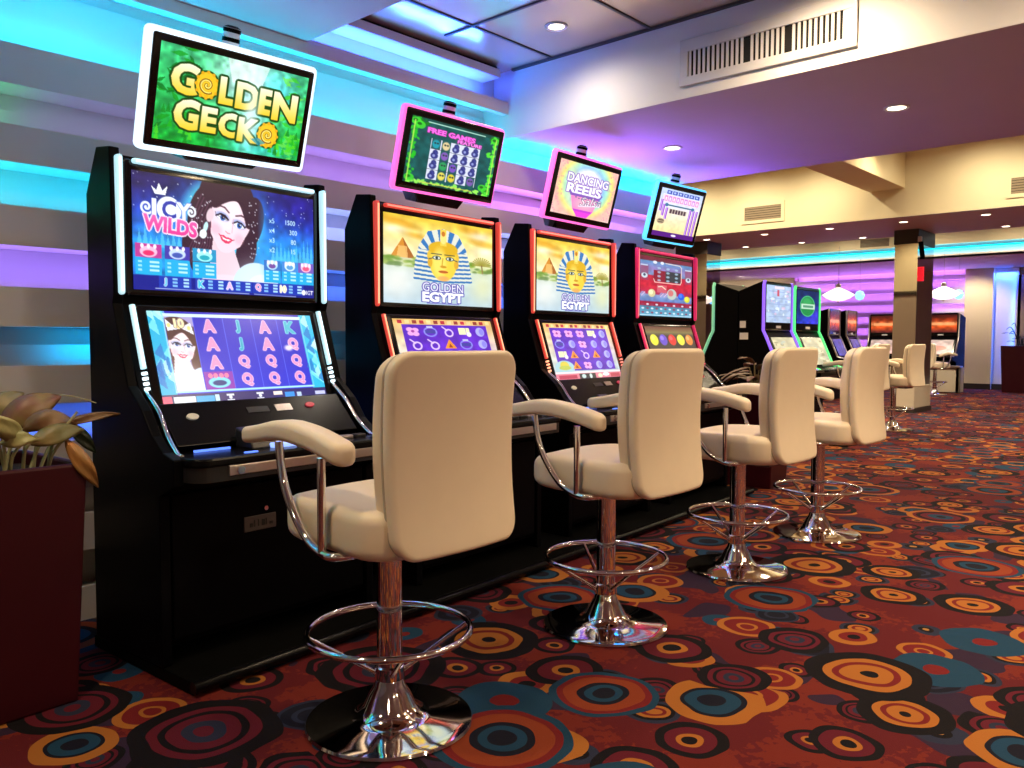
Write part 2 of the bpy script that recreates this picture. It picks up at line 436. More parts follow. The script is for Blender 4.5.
class Canvas:
    def __init__(s, w, h, col=(0, 0, 0)):
        s.w, s.h = w, h
        s.a = np.zeros((h, w, 3)); s.a[:] = np.array(col, dtype=float)
        s.Y, s.X = np.mgrid[0:h, 0:w].astype(float)
    def blend(s, m, c, alpha=1.0):
        m = np.clip(m, 0, 1)[..., None] * alpha
        s.a = s.a * (1 - m) + np.array(c, dtype=float) * m
        return s
    def vgrad(s, stops):
        ys = [p * s.h for p, _ in stops]; cs = np.array([c for _, c in stops], dtype=float)
        for k in range(3): s.a[..., k] = np.interp(s.Y[:, :1], ys, cs[:, k])
        return s
    def rect(s, x0, y0, x1, y1, c, a=1.0):
        return s.blend(((s.X >= x0) & (s.X <= x1) & (s.Y >= y0) & (s.Y <= y1)).astype(float), c, a)
    def ell(s, cx, cy, rx, ry, c, a=1.0, rot=0.0, soft=1.0):
        dx, dy = s.X - cx, s.Y - cy
        co, si = math.cos(rot), math.sin(rot)
        u = (dx * co + dy * si) / rx; v = (-dx * si + dy * co) / ry
        d = (np.sqrt(u * u + v * v) - 1) * min(rx, ry)
        return s.blend(np.clip(.5 - d / soft, 0, 1), c, a)
    def ring(s, cx, cy, rx, ry, th, c, a=1.0):
        u = (s.X - cx) / rx; v = (s.Y - cy) / ry
        d = np.abs(np.sqrt(u * u + v * v) - 1) * min(rx, ry)
        return s.blend(np.clip(th / 2 - d + .5, 0, 1), c, a)
    def glow(s, cx, cy, rx, ry, c, a=1.0):
        return s.blend(np.exp(-(((s.X - cx) / rx) ** 2 + ((s.Y - cy) / ry) ** 2)), c, a)
    def polymask(s, pts):
        m = np.zeros((s.h, s.w), bool); n = len(pts)
        for i in range(n):
            (x0, y0), (x1, y1) = pts[i], pts[(i + 1) % n]
            if y0 == y1: continue
            c = ((s.Y >= min(y0, y1)) & (s.Y < max(y0, y1)))
            m ^= c & (s.X < x0 + (s.Y - y0) * (x1 - x0) / (y1 - y0))
        return m.astype(float)
    def poly(s, pts, c, a=1.0): return s.blend(s.polymask(pts), c, a)
    def line(s, x0, y0, x1, y1, th, c, a=1.0):
        dx, dy = x1 - x0, y1 - y0; L2 = dx * dx + dy * dy + 1e-9
        t = np.clip(((s.X - x0) * dx + (s.Y - y0) * dy) / L2, 0, 1)
        d = np.hypot(s.X - x0 - t * dx, s.Y - y0 - t * dy)
        return s.blend(np.clip(th / 2 - d + .5, 0, 1), c, a)
    def curve(s, pts, th, c, a=1.0):
        for p, q in zip(pts[:-1], pts[1:]): s.line(*p, *q, th, c, a)
        return s
    def tmask(s, txt, cx, cy, hgt, wid=None, bold=0.0, shear=0.0, rot=0.0):
        v, t = glyph_tris(txt, bold, shear)
        m = np.zeros((s.h, s.w))
        if not len(t): return m
        lo, hi = v.min(0), v.max(0)
        sy = hgt / (hi[1] - lo[1]); sx = sy if wid is None else wid / (hi[0] - lo[0])
        p = (v - (lo + hi) / 2) * [sx, -sy]
        co, si = math.cos(rot), math.sin(rot)
        p = np.stack([p[:, 0] * co - p[:, 1] * si, p[:, 0] * si + p[:, 1] * co], 1) + [cx, cy]
        for tri in t:
            A, B, C_ = p[tri]
            x0 = max(int(math.floor(min(A[0], B[0], C_[0]))), 0); x1 = min(int(math.ceil(max(A[0], B[0], C_[0]))) + 1, s.w)
            y0 = max(int(math.floor(min(A[1], B[1], C_[1]))), 0); y1 = min(int(math.ceil(max(A[1], B[1], C_[1]))) + 1, s.h)
            if x1 <= x0 or y1 <= y0: continue
            acc = 0
            for ox, oy in ((-.25, -.25), (.25, -.25), (-.25, .25), (.25, .25)):
                X = s.X[y0:y1, x0:x1] + ox; Y = s.Y[y0:y1, x0:x1] + oy
                d1 = (B[0] - A[0]) * (Y - A[1]) - (B[1] - A[1]) * (X - A[0])
                d2 = (C_[0] - B[0]) * (Y - B[1]) - (C_[1] - B[1]) * (X - B[0])
                d3 = (A[0] - C_[0]) * (Y - C_[1]) - (A[1] - C_[1]) * (X - C_[0])
                acc = acc + (((d1 >= 0) & (d2 >= 0) & (d3 >= 0)) | ((d1 <= 0) & (d2 <= 0) & (d3 <= 0))) * .25
            m[y0:y1, x0:x1] = np.minimum(1, m[y0:y1, x0:x1] + acc)
        return m
    @staticmethod
    def dilate(m, r):
        out = m.copy(); R = int(math.ceil(r))
        for dy in range(-R, R + 1):
            for dx in range(-R, R + 1):
                if dx * dx + dy * dy > r * r + .5: continue
                out = np.maximum(out, np.roll(np.roll(m, dy, 0), dx, 1))
        return out
    def text(s, txt, cx, cy, hgt, c, wid=None, bold=0.0, shear=0.0, rot=0.0, out=None, ow=2.0, c2=None):
        m = s.tmask(txt, cx, cy, hgt, wid, bold, shear, rot)
        if out is not None: s.blend(s.dilate(m, ow), out)
        if c2 is not None:
            k = np.clip((s.Y - (cy - hgt / 2)) / hgt, 0, 1)[..., None]
            cc = np.array(c, dtype=float) * (1 - k) + np.array(c2, dtype=float) * k
            mm = m[..., None]; s.a = s.a * (1 - mm) + cc * mm
        else: s.blend(m, c)
        return s
    def speck(s, n, c, x0, y0, x1, y1, r=1.0):
        for _ in range(n):
            s.ell(rng.uniform(x0, x1), rng.uniform(y0, y1), r, r, c, rng.uniform(.4, 1))
        return s
    def noise(s, amt, cell=6):
        g = rng.uniform(-1, 1, (s.h // cell + 2, s.w // cell + 2))
        yy, xx = s.Y / cell, s.X / cell
        i, j = yy.astype(int), xx.astype(int); fy, fx = yy - i, xx - j
        v = g[i, j] * (1 - fy) * (1 - fx) + g[i + 1, j] * fy * (1 - fx) + g[i, j + 1] * (1 - fy) * fx + g[i + 1, j + 1] * fy * fx
        s.a = np.clip(s.a * (1 + amt * v[..., None]), 0, 255); return s

def screen(name, cv, tl, tr, bl, parent, bulge=0.0, nrm=(0, -1, 0)):
    w, h = cv.w, cv.h
    tl, tr, bl = (np.array(p, dtype=float) for p in (tl, tr, bl))
    U = np.linspace(0, 1, w)[None, :, None]; V = np.linspace(0, 1, h)[:, None, None]
    P = tl + (tr - tl) * U + (bl - tl) * V
    if bulge: P = P + np.array(nrm) * bulge * (1 - (2 * U - 1) ** 2)
    me = bpy.data.meshes.new(name)
    idx = np.arange(w * h).reshape(h, w)
    F = np.stack([idx[:-1, :-1], idx[1:, :-1], idx[1:, 1:], idx[:-1, 1:]], -1).reshape(-1, 4)
    me.vertices.add(w * h); me.vertices.foreach_set('co', P.reshape(-1).astype(np.float32))
    me.loops.add(F.size); me.loops.foreach_set('vertex_index', F.reshape(-1).astype(np.int32))
    me.polygons.add(len(F)); me.polygons.foreach_set('loop_start', (np.arange(len(F)) * 4).astype(np.int32))
    try: me.polygons.foreach_set('loop_total', np.full(len(F), 4, np.int32))
    except Exception: pass
    me.update(); me.validate()
    at = me.color_attributes.new('pic', 'FLOAT_COLOR', 'POINT')
    c = np.ones((w * h, 4), np.float32); c[:, :3] = s2l(np.clip(cv.a, 0, 255) / 255.0).reshape(-1, 3)
    at.data.foreach_set('color', c.reshape(-1))
    me.materials.append(M_screen)
    o = bpy.data.objects.new(name, me); COL.objects.link(o)
    if parent is not None: o.parent = parent
    return o

def spiral(cv, cx, cy, r, th, c, turns=2.2, a0=0.0):
    pts = [(cx + r * (1 - k / 40) * math.cos(a0 + k / 40 * turns * 2 * PI), cy + r * (1 - k / 40) * math.sin(a0 + k / 40 * turns * 2 * PI)) for k in range(38)]
    return cv.curve(pts, th, c)

def lady(cv, x, y, k, hair=(58, 34, 52), skin=(248, 218, 232), crown=False, th=.30):
    """A generic portrait of a woman, head centred at x, y (face about 100 k tall), tilted by th."""
    co, si = math.cos(th), math.sin(th)
    def P(dx, dy): return (x + (dx * co - dy * si) * k, y + (dx * si + dy * co) * k)
    def e(dx, dy, rx, ry, c, a=1.0, rot=0.0, soft=1.2): cv.ell(*P(dx, dy), rx * k, ry * k, c, a, th + rot, soft)
    def cur(pts, w, c, a=1.0): cv.curve([P(*p) for p in pts], max(w * k, .7), c, a)
    for dx, dy, rx, ry in ((-14, -30, 50, 46), (-42, 6, 30, 50), (-44, 50, 26, 34), (34, -12, 24, 44), (40, 34, 18, 34), (-30, 76, 20, 22)): e(dx, dy, rx, ry, hair)
    for q in range(9): cur([(-58 + 5 * q, -20 + 3 * q), (-64 + 5 * q, 20), (-52 + 4 * q, 50), (-58 + 4 * q, 84)], 2.0, (110, 70, 96), .55)
    cv.poly([P(-22, 30), P(16, 36), (x + 34 * k, y + 118 * k), (x - 44 * k, y + 118 * k)], tuple(v * .95 for v in skin))
    cv.ell(x - 8 * k, y + 112 * k, 62 * k, 30 * k, skin); cv.ell(x + 46 * k, y + 100 * k, 44 * k, 40 * k, (206, 232, 252)); cv.ell(x + 56 * k, y + 108 * k, 30 * k, 30 * k, (238, 248, 255))
    # face: skull and jaw
    e(0, -8, 36, 42, skin); cv.poly([P(-35, 0), P(35, 0), P(27, 30), P(11, 47), P(2, 49), P(-9, 47), P(-27, 30)], skin); e(0, 38, 14, 12, skin)
    e(-36, 4, 6, 11, tuple(v * .93 for v in skin)); e(-6, -12, 22, 30, (255, 234, 244), .8, 0, 10)
    e(-21, 20, 10, 8, (255, 170, 196), .45, 0, 7); e(22, 20, 8, 8, (255, 170, 196), .45, 0, 7)
    for sx in (-1, 1):
        ex = 15.5 * sx
        e(ex, -3, 12, 6.5, (120, 150, 214), .75, 0, 4)
        cv.poly([P(ex - 10, 0), P(ex - 4, -5), P(ex + 4, -5), P(ex + 10, -1), P(ex + 4, 3.4), P(ex - 4, 3.4)], (250, 250, 255))
        e(ex + 1, -1, 4.6, 4.6, (60, 110, 190)); e(ex + 1, -1, 2.2, 2.4, (20, 24, 50)); e(ex + 2.4, -2.4, 1.1, 1.1, (255, 255, 255))
        cur([(ex - 11, 0), (ex - 4, -5.6), (ex + 4, -5.8), (ex + 11, -2), (ex + 13.5 * sx * (1 if sx > 0 else .4), -5)], 2.4, (40, 24, 44))
        if sx < 0: cur([(ex + 10, 0), (ex - 11, -1), (ex - 14, -5)], 1.2, (40, 24, 44), .5)
        cur([(ex - 9 * sx, -13), (ex, -17.5), (ex + 8 * sx, -17), (ex + 14 * sx, -12)], 2.6, (92, 60, 74), .95)
    cur([(4, -6), (6, 8), (7, 15)], 1.6, (226, 176, 196), .8); cur([(-4, 17), (0, 18.5), (4, 17.5)], 1.6, (214, 140, 160), .9)
    cv.poly([P(-13, 26), P(-5, 24), P(0, 25.5), P(5, 24), P(13, 25), P(7, 33), P(0, 35), P(-7, 33)], (228, 66, 110))
    cv.poly([P(-9, 27), P(0, 28), P(9, 26.4), P(4, 30), P(-4, 30.4)], (255, 246, 250)); cur([(-14, 25), (-11, 27)], 1.2, (170, 60, 90)); cur([(14, 24), (11, 26)], 1.2, (170, 60, 90))
    # parted fringe over the forehead
    for t in np.linspace(0, 1, 12):
        e(-36 + 40 * t, -20 - 26 * math.sin(t * PI / 2), 8, 11, hair, 1, -.5 + .6 * t)
        e(4 + 32 * t, -46 + 34 * t ** 1.6, 7, 11, hair, 1, .2 + .5 * t)
    if crown:
        cv.poly([P(-38, -34), P(-44, -66), P(-24, -52), P(-8, -72), P(6, -53), P(24, -66), P(34, -34), P(0, -46)], (240, 238, 246))
        for dx in (-34, -8, 20): e(dx, -50, 5, 6, (250, 222, 140))
    e(-38, 24, 3.6, 8, (200, 245, 255)); e(-39, 36, 6, 7, (244, 255, 255))

def pic_icy():
    c = Canvas(330, 172)
    c.vgrad([(0, (28, 22, 96)), (.3, (34, 60, 190)), (.65, (30, 130, 226)), (1, (22, 40, 150))])
    c.glow(150, 70, 90, 70, (60, 190, 250), .8); c.glow(40, 120, 60, 40, (40, 170, 240), .7); c.glow(285, 110, 50, 50, (40, 170, 240), .6)
    c.glow(300, 10, 60, 40, (40, 30, 150), .9); c.glow(20, 6, 60, 30, (26, 20, 84), .9)
    c.noise(.25, 9)
    for x in range(6, 110, 9): c.poly([(x, 108), (x + 4, 84 + rng.uniform(-10, 8)), (x + 9, 108)], (110, 220, 250), .55)
    for x in range(240, 328, 8): c.poly([(x, 112), (x + 4, 84 + rng.uniform(-12, 10)), (x + 8, 112)], (120, 225, 250), .5)
    c.speck(70, (220, 235, 255), 0, 0, 330, 60, .9)
    c.ell(152, 56, 72, 62, (90, 225, 250), .75, .2, 14)
    lady(c, 163, 57, 1.02)
    c.glow(205, 150, 34, 30, (225, 245, 255), .7); c.ell(226, 70, 8, 52, (60, 160, 240), .35, 0, 10)
    for q in range(60): c.ell(rng.uniform(92, 128) if q % 2 else rng.uniform(196, 216), rng.uniform(20, 112), 1, 1, (240, 240, 255), .8)
    # title
    for x, r in ((22, 11), (94, 10)):
        spiral(c, x, 50, r, 3.2, (235, 245, 255), 1.7, 0 if x < 50 else PI)
    c.ell(58, 50, 20, 19, (240, 248, 255)); c.text('C', 58, 50, 26, (50, 60, 170), bold=.03)
    c.text('I', 34, 50, 27, (235, 245, 255), bold=.05, out=(70, 90, 200), ow=1); c.text('Y', 82, 50, 26, (240, 248, 255), bold=.04, out=(70, 90, 200), ow=1)
    c.poly([(36, 30), (30, 18), (38, 24), (42, 13), (48, 24), (56, 16), (52, 30)], (240, 246, 255))
    c.text('WILDS', 60, 74, 24, (250, 96, 178), wid=88, bold=.045, rot=.06, out=(252, 226, 246), ow=2, c2=(246, 60, 150))
    # pay table
    for k, (a, b) in enumerate((('x5', '1500'), ('x4', '300'), ('x3', '80'), ('x2', '15'))):
        c.text(a, 242, 46 + 16 * k, 8, (190, 235, 255), bold=.01); c.text(b, 280 - (0 if k == 0 else -6 * (k > 0)), 46 + 16 * k, 8, (200, 238, 255), bold=.01)
    # icons
    for k, x in enumerate((4, 50, 96, 226, 262, 296)):
        w = 40 if k < 3 else 32
        c.rect(x, 104 + (k > 2) * 8, x + w, 123 + (k > 2) * 5, ((190, 60, 150), (70, 60, 170), (40, 150, 200), (60, 120, 200), (70, 140, 220), (120, 90, 190))[k])
        c.ell(x + w / 2, 115 + (k > 2) * 4, w * .34, 8, ((255, 190, 220), (200, 220, 255), (170, 250, 250), (190, 230, 255), (220, 245, 255), (250, 190, 220))[k])
        c.ell(x + w / 2, 117 + (k > 2) * 4, w * .22, 4, ((235, 50, 110), (70, 90, 180), (40, 170, 190), (120, 80, 160), (90, 160, 220), (240, 90, 130))[k])
        for q in range(3): c.ell(x + w * (.25 + .25 * q), 107 + (k > 2) * 8, 2.5, 3.5, (250, 240, 255))
        c.rect(x, 125 + (k > 2) * 4, x + w, 148, (36, 176, 232))
        for r in range(3): c.rect(x + 4, 129 + 6 * r, x + 9, 131 + 6 * r, (150, 225, 255)); c.rect(x + w * .55, 129 + 6 * r, x + w - 4, 131 + 6 * r, (180, 235, 255))
    c.rect(0, 150, 330, 172, (26, 34, 140))
    for x, g, col in ((50, 'J', (60, 190, 230)), (110, 'K', (70, 200, 235)), (160, 'A', (230, 190, 240)), (214, 'Q', (240, 150, 200)), (264, '10', (255, 235, 190))):
        c.rect(x - 10, 150, x + 42, 167, (34, 60, 180)); c.text(g, x, 158, 12, col, bold=.05, out=(240, 245, 255), ow=.8)
        for r in range(3): c.rect(x + 12, 152 + 5 * r, x + 19, 154 + 5 * r, (130, 190, 250)); c.rect(x + 30, 152 + 5 * r, x + 38, 154 + 5 * r, (170, 215, 255))
    c.ell(307, 162, 4.5, 4.5, (240, 240, 250)); c.text('IGT', 320, 162, 7, (240, 240, 250), bold=.02)
    c.line(34, 168, 196, 169, 1.2, (200, 220, 255), .8); c.line(206, 169, 290, 170, 1.2, (200, 220, 255), .7)
    return c

def pic_icyreels():
    c = Canvas(300, 150)
    c.vgrad([(0, (40, 40, 190)), (.5, (44, 46, 200)), (1, (50, 60, 220))])
    c.rect(0, 0, 24, 150, (30, 180, 225)); c.rect(274, 0, 300, 150, (40, 190, 230))
    for k in range(14):
        x = rng.uniform(0, 22); y = rng.uniform(0, 120); c.poly([(x - 7, y), (x + 6, y - 16), (x + 10, y + 14)], ((150, 240, 250), (20, 110, 200), (220, 255, 255))[k % 3], .7)
        x = rng.uniform(276, 300); y = rng.uniform(0, 130); c.poly([(x - 7, y), (x + 6, y - 16), (x + 10, y + 14)], ((150, 240, 250), (20, 110, 200), (220, 255, 255))[k % 3], .7)
    for x in (72, 124, 176, 226): c.line(x, 8, x, 128, 1.2, (90, 110, 240), .9)
    c.rect(24, 4, 276, 8, (215, 245, 255)); c.line(24, 129, 276, 129, 3, (170, 230, 255)); c.line(24, 6, 24, 129, 2, (170, 230, 255)); c.line(276, 6, 276, 129, 2, (120, 210, 250))
    A, J, K, Q = ('A', (246, 150, 200)), ('J', (50, 170, 200)), ('K', (60, 180, 205)), ('Q', (240, 150, 205))
    grid = [(A, A, A, None), (J, J, Q, Q), (A, A, Q, Q), (K, Q, Q, Q)]
    for i, colm in enumerate(grid):
        for j, g in enumerate(colm):
            x, y = 98 + 51 * i, 23 + 30 * j
            if g is None:
                c.rect(74, 99, 123, 127, (140, 50, 180)); c.ell(98, 116, 19, 9, (130, 220, 245)); c.ell(98, 117, 12, 4.5, (40, 60, 130))
                for q in (-14, -5, 5, 14): c.ell(98 + q, 105, 4, 4, (255, 130, 170))
                continue
            c.text(g[0], x, y, 22, g[1], bold=.055, out=(252, 220, 240) if g[0] in 'AQ' else (150, 230, 240), ow=1.0)
    c.ell(240, 60, 8, 5, (255, 240, 250), .9, 0, 4)
    # lady reel
    keep = c.a.copy()
    c.rect(26, 9, 71, 127, (170, 160, 214)); lady(c, 47, 55, .60, hair=(86, 56, 58), skin=(252, 230, 234), crown=True, th=.14)
    c.glow(46, 118, 26, 26, (250, 245, 255), .9); c.rect(26, 100, 71, 127, (244, 240, 255), .65); c.speck(26, (255, 255, 255), 28, 90, 70, 126, 1)
    inside = ((c.X >= 26) & (c.X <= 71) & (c.Y >= 9) & (c.Y <= 127))[..., None]; c.a = np.where(inside, c.a, keep)
    c.text('10', 48, 19, 16, (250, 236, 190), bold=.06, out=(120, 90, 90), ow=.8)
    c.rect(0, 133, 300, 150, (44, 40, 110)); c.rect(0, 136, 14, 150, (240, 90, 130)); c.rect(18, 137, 52, 147, (235, 245, 255)); c.rect(54, 137, 84, 146, (60, 170, 225)); c.rect(86, 136, 92, 146, (200, 240, 255))
    for x in (112, 166): c.rect(x - 6, 136, x + 6, 138, (230, 235, 250)); c.ell(x, 141, 3, 3, (240, 245, 255)); c.rect(x - 6, 145, x + 6, 147, (230, 235, 250))
    c.rect(192, 136, 208, 141, (255, 240, 230)); c.rect(214, 138, 232, 147, (60, 150, 240)); c.rect(238, 139, 246, 146, (190, 215, 250)); c.rect(276, 139, 296, 144, (200, 205, 250))
    return c

def pic_gecko():
    c = Canvas(270, 160)
    c.vgrad([(0, (60, 190, 120)), (.4, (50, 190, 100)), (1, (20, 160, 50))])
    c.glow(150, 30, 60, 60, (210, 250, 250), 1); c.glow(210, 40, 40, 40, (90, 220, 230), .9); c.glow(170, 110, 30, 60, (150, 240, 240), .95); c.glow(190, 150, 60, 16, (60, 210, 200), .8)
    c.noise(.3, 7)
    for k in range(70):
        left = k % 2 == 0
        x = rng.uniform(-6, 60) if left else rng.uniform(222, 276); y = rng.uniform(0, 160)
        a = rng.uniform(-.9, .9); L = rng.uniform(14, 34); d = 1 if left else -1
        x2, y2 = x + d * L * math.cos(a), y + L * math.sin(a)
        px, py = -(y2 - y) * .16, (x2 - x) * .16
        c.poly([(x, y), ((x + x2) / 2 + px, (y + y2) / 2 + py), (x2, y2), ((x + x2) / 2 - px, (y + y2) / 2 - py)], ((20, 150, 30), (60, 200, 40), (10, 110, 30), (110, 225, 80))[k % 4], .75)
    for k in range(60):
        x = rng.uniform(0, 110) if k % 2 else rng.uniform(200, 270); y = rng.uniform(110, 160)
        c.poly([(x, y), (x + 5, y - 16), (x + 9, y)], ((30, 180, 30), (80, 215, 40), (16, 130, 30))[k % 3], .7)
    c.poly([(112, 0), (190, 0), (178, 40), (124, 40)], (245, 255, 250), .6)
    G = (22, 70, 20); g1, g2 = (255, 250, 220), (250, 205, 50)
    def word(word, x0, y0, slope, sizes, step):
        for k, ch in enumerate(word):
            x, y = x0 + step * k, y0 + slope * k
            if ch == 'o':
                c.ell(x, y, 22, 25, G); c.ell(x, y, 19, 22, (244, 196, 40))
                for q in range(12): c.ell(x + 19 * math.cos(q * PI / 6), y + 22 * math.sin(q * PI / 6), 2.8, 2.8, (236, 170, 30))
                spiral(c, x, y, 14, 4.2, (120, 70, 10), 1.6, 1.0); spiral(c, x, y, 13, 2.0, (255, 240, 120), 1.6, 1.0)
                c.poly([(x - 5, y + 16), (x + 5, y + 16), (x + 1, y + 24)], (236, 180, 30))
            else:
                c.text(ch, x, y, sizes[k], g1, bold=.05, out=G, ow=4, c2=g2)
    word('GoLDEN', 44, 52, 2.4, [52, 0, 47, 47, 47, 52], 37)
    word('GECKo', 54, 110, 2.6, [52, 44, 44, 44, 0], 37)
    c.glow(165, 90, 14, 50, (240, 255, 255), .75)
    c.poly([(170, 132), (186, 128), (200, 136), (186, 142)], (40, 150, 190), .7)
    return c

def pic_egypt():
    c = Canvas(230, 200)
    c.vgrad([(0, (236, 196, 60)), (.18, (250, 226, 130)), (.42, (250, 240, 190)), (.55, (190, 206, 150)), (.66, (200, 220, 215)), (1, (150, 186, 214))])
    for x, y, rx, ry, a in ((30, 18, 34, 9, .8), (205, 40, 36, 9, .7), (60, 42, 26, 6, .7), (178, 14, 26, 8, .8)): c.ell(x, y, rx, ry, (224, 160, 40), a, .2, 8)
    for x, y in ((20, 34), (200, 24), (214, 60)): c.glow(x, y, 26, 10, (255, 250, 225), .8)
    c.noise(.10, 12)
    c.poly([(12, 96), (36, 50), (60, 96)], (214, 140, 50)); c.poly([(36, 50), (60, 96), (44, 96)], (170, 100, 40)); c.poly([(24, 96), (28, 70), (44, 70), (46, 96)], (246, 200, 120), .7)
    for k in range(40):
        x = rng.uniform(0, 70) if k < 24 else rng.uniform(176, 230); y = rng.uniform(92, 116)
        c.ell(x, y, rng.uniform(4, 10), rng.uniform(2, 5), ((96, 140, 40), (140, 170, 60), (70, 110, 40))[k % 3], .8, 0, 3)
    for k in range(14):
        a = -PI * k / 13; c.line(204, 96, 204 + 22 * math.cos(a), 96 + 20 * math.sin(a), 3, (150, 140, 50), .8)
    c.line(204, 96, 206, 116, 3, (120, 90, 40))
    c.rect(0, 116, 230, 200, (205, 222, 226), .55); c.glow(24, 150, 40, 40, (244, 240, 230), .7); c.glow(206, 150, 30, 40, (226, 226, 170), .7)
    # pharaoh head cloth with stripes and golden mask
    cloth = [(118, 18), (86, 28), (68, 62), (60, 100), (56, 142), (86, 146), (150, 146), (182, 142), (176, 100), (168, 62), (150, 28)]
    m = c.polymask(cloth)
    c.blend(m, (224, 226, 210))
    R = np.hypot((c.X - 118) * .9, (c.Y - 100) * .75)
    fan = np.where(c.Y < 72, np.sin(np.arctan2(c.Y - 110, c.X - 118) * 22), np.sin(c.Y * .62 + np.abs(c.X - 118) * .05))
    c.blend(m * (fan > 0.05), (52, 120, 186)); c.blend(m * (R < 20), (240, 200, 70))
    c.ell(118, 84, 34, 26, (230, 190, 60)); c.ell(118, 98, 29, 44, (244, 208, 70), 1, 0, 2); c.ell(118, 66, 31, 18, (222, 176, 40))
    c.ell(110, 100, 14, 34, (252, 232, 120), .7, 0, 8); c.ell(90, 100, 5, 11, (222, 170, 50)); c.ell(146, 100, 5, 11, (222, 170, 50))
    c.rect(112, 20, 124, 58, (244, 206, 80)); c.ell(118, 40, 7, 14, (250, 226, 130)); c.ell(118, 30, 4, 6, (200, 120, 40))
    for x in (104, 132):
        c.ell(x, 88, 9, 5, (40, 60, 60)); c.ell(x, 88, 7, 3.4, (235, 240, 225)); c.ell(x, 88, 3, 3.2, (30, 50, 50)); c.line(x - 11, 79, x + 10, 79, 2.2, (70, 80, 60))
        c.line(x + (8 if x > 118 else -8), 89, x + (16 if x > 118 else -16), 92, 2, (50, 70, 80))
    c.line(117, 88, 115, 106, 2, (200, 150, 40)); c.ell(118, 108, 7, 3, (206, 150, 40)); c.ell(118, 120, 10, 3.6, (206, 110, 50)); c.line(108, 120, 128, 120, 1, (140, 70, 30)); c.ell(118, 136, 12, 6, (240, 150, 110), .6, 0, 3)
    c.text('GOLDEN', 118, 158, 20, (244, 244, 255), wid=86, bold=.0, out=(86, 74, 170), ow=2.4)
    c.text('EGYPT', 118, 181, 24, (255, 255, 255), wid=88, bold=.05, out=(70, 70, 170), ow=2.6)
    c.rect(84, 195, 152, 197, (110, 100, 190), .7)
    return c

def pic_egyptreels(seed):
    r2 = random.Random(seed)
    c = Canvas(190, 160)
    c.vgrad([(0, (240, 190, 110)), (.4, (236, 220, 190)), (1, (170, 206, 226))])
    for k in range(14): c.rect(8 + k * 13, 3, 15 + k * 13, 10, ((190, 50, 60), (250, 220, 150), (150, 60, 50))[k % 3])
    c.rect(14, 13, 176, 132, (92, 40, 190)); c.glow(110, 70, 60, 40, (120, 60, 220), .6); c.noise(.12, 10)
    for i in range(5):
        for j in range(4):
            x, y = 31 + 32 * i, 28 + 30 * j; k = r2.randrange(6)
            if i == 4 or (j == 3 and i >= 3): k = 5
            if (i, j) == (0, 3): c.ell(30, 124, 26, 20, (170, 210, 220)); c.ell(30, 118, 12, 12, (222, 206, 80)); c.ell(30, 124, 16, 6, (190, 200, 90)); continue
            if k == 0: c.poly([(x - 11, y + 10), (x, y - 12), (x + 12, y + 10)], (250, 150, 50)); c.poly([(x - 4, y + 8), (x, y - 3), (x + 5, y + 8)], (160, 70, 40))
            elif k == 1:
                for dx, dy in ((-5, -4), (5, -3), (-4, 5), (5, 6)): c.ell(x + dx, y + dy, 6, 5, (240, 170, 230))
                c.ell(x, y, 3, 3, (160, 60, 160))
            elif k == 2: c.ring(x, y + 1, 11, 10, 3, (140, 140, 235)); c.rect(x - 9, y - 3, x + 9, y + 4, (70, 70, 160)); c.rect(x - 5, y - 12, x + 5, y - 8, (190, 190, 250))
            elif k == 3:
                for dx in (-9, -2, 6): c.rect(x + dx, y - 9, x + dx + 6, y + 6, (250, 244, 190))
                c.ell(x + 10, y + 6, 5, 6, (245, 230, 240))
            elif k == 4: c.ring(x + 3, y + 3, 7, 8, 3, (226, 200, 250)); c.line(x - 8, y - 11, x, y - 3, 3, (226, 200, 250))
            else: c.ell(x + 2, y, 9, 11, (176, 176, 250)); c.ell(x + 5, y, 5, 8, (120, 110, 225), .6)
    c.rect(0, 136, 190, 160, (226, 130, 150)); c.rect(0, 136, 190, 140, (250, 225, 230))
    c.rect(8, 145, 56, 154, (190, 60, 90)); c.rect(64, 142, 110, 158, (50, 56, 60)); c.ell(76, 149, 6, 6, (200, 220, 220)); c.ell(96, 149, 4, 7, (210, 225, 220)); c.ell(124, 149, 7, 6, (252, 225, 200)); c.ell(142, 146, 10, 5, (255, 250, 255)); c.rect(156, 144, 184, 154, (190, 70, 90))
    return c

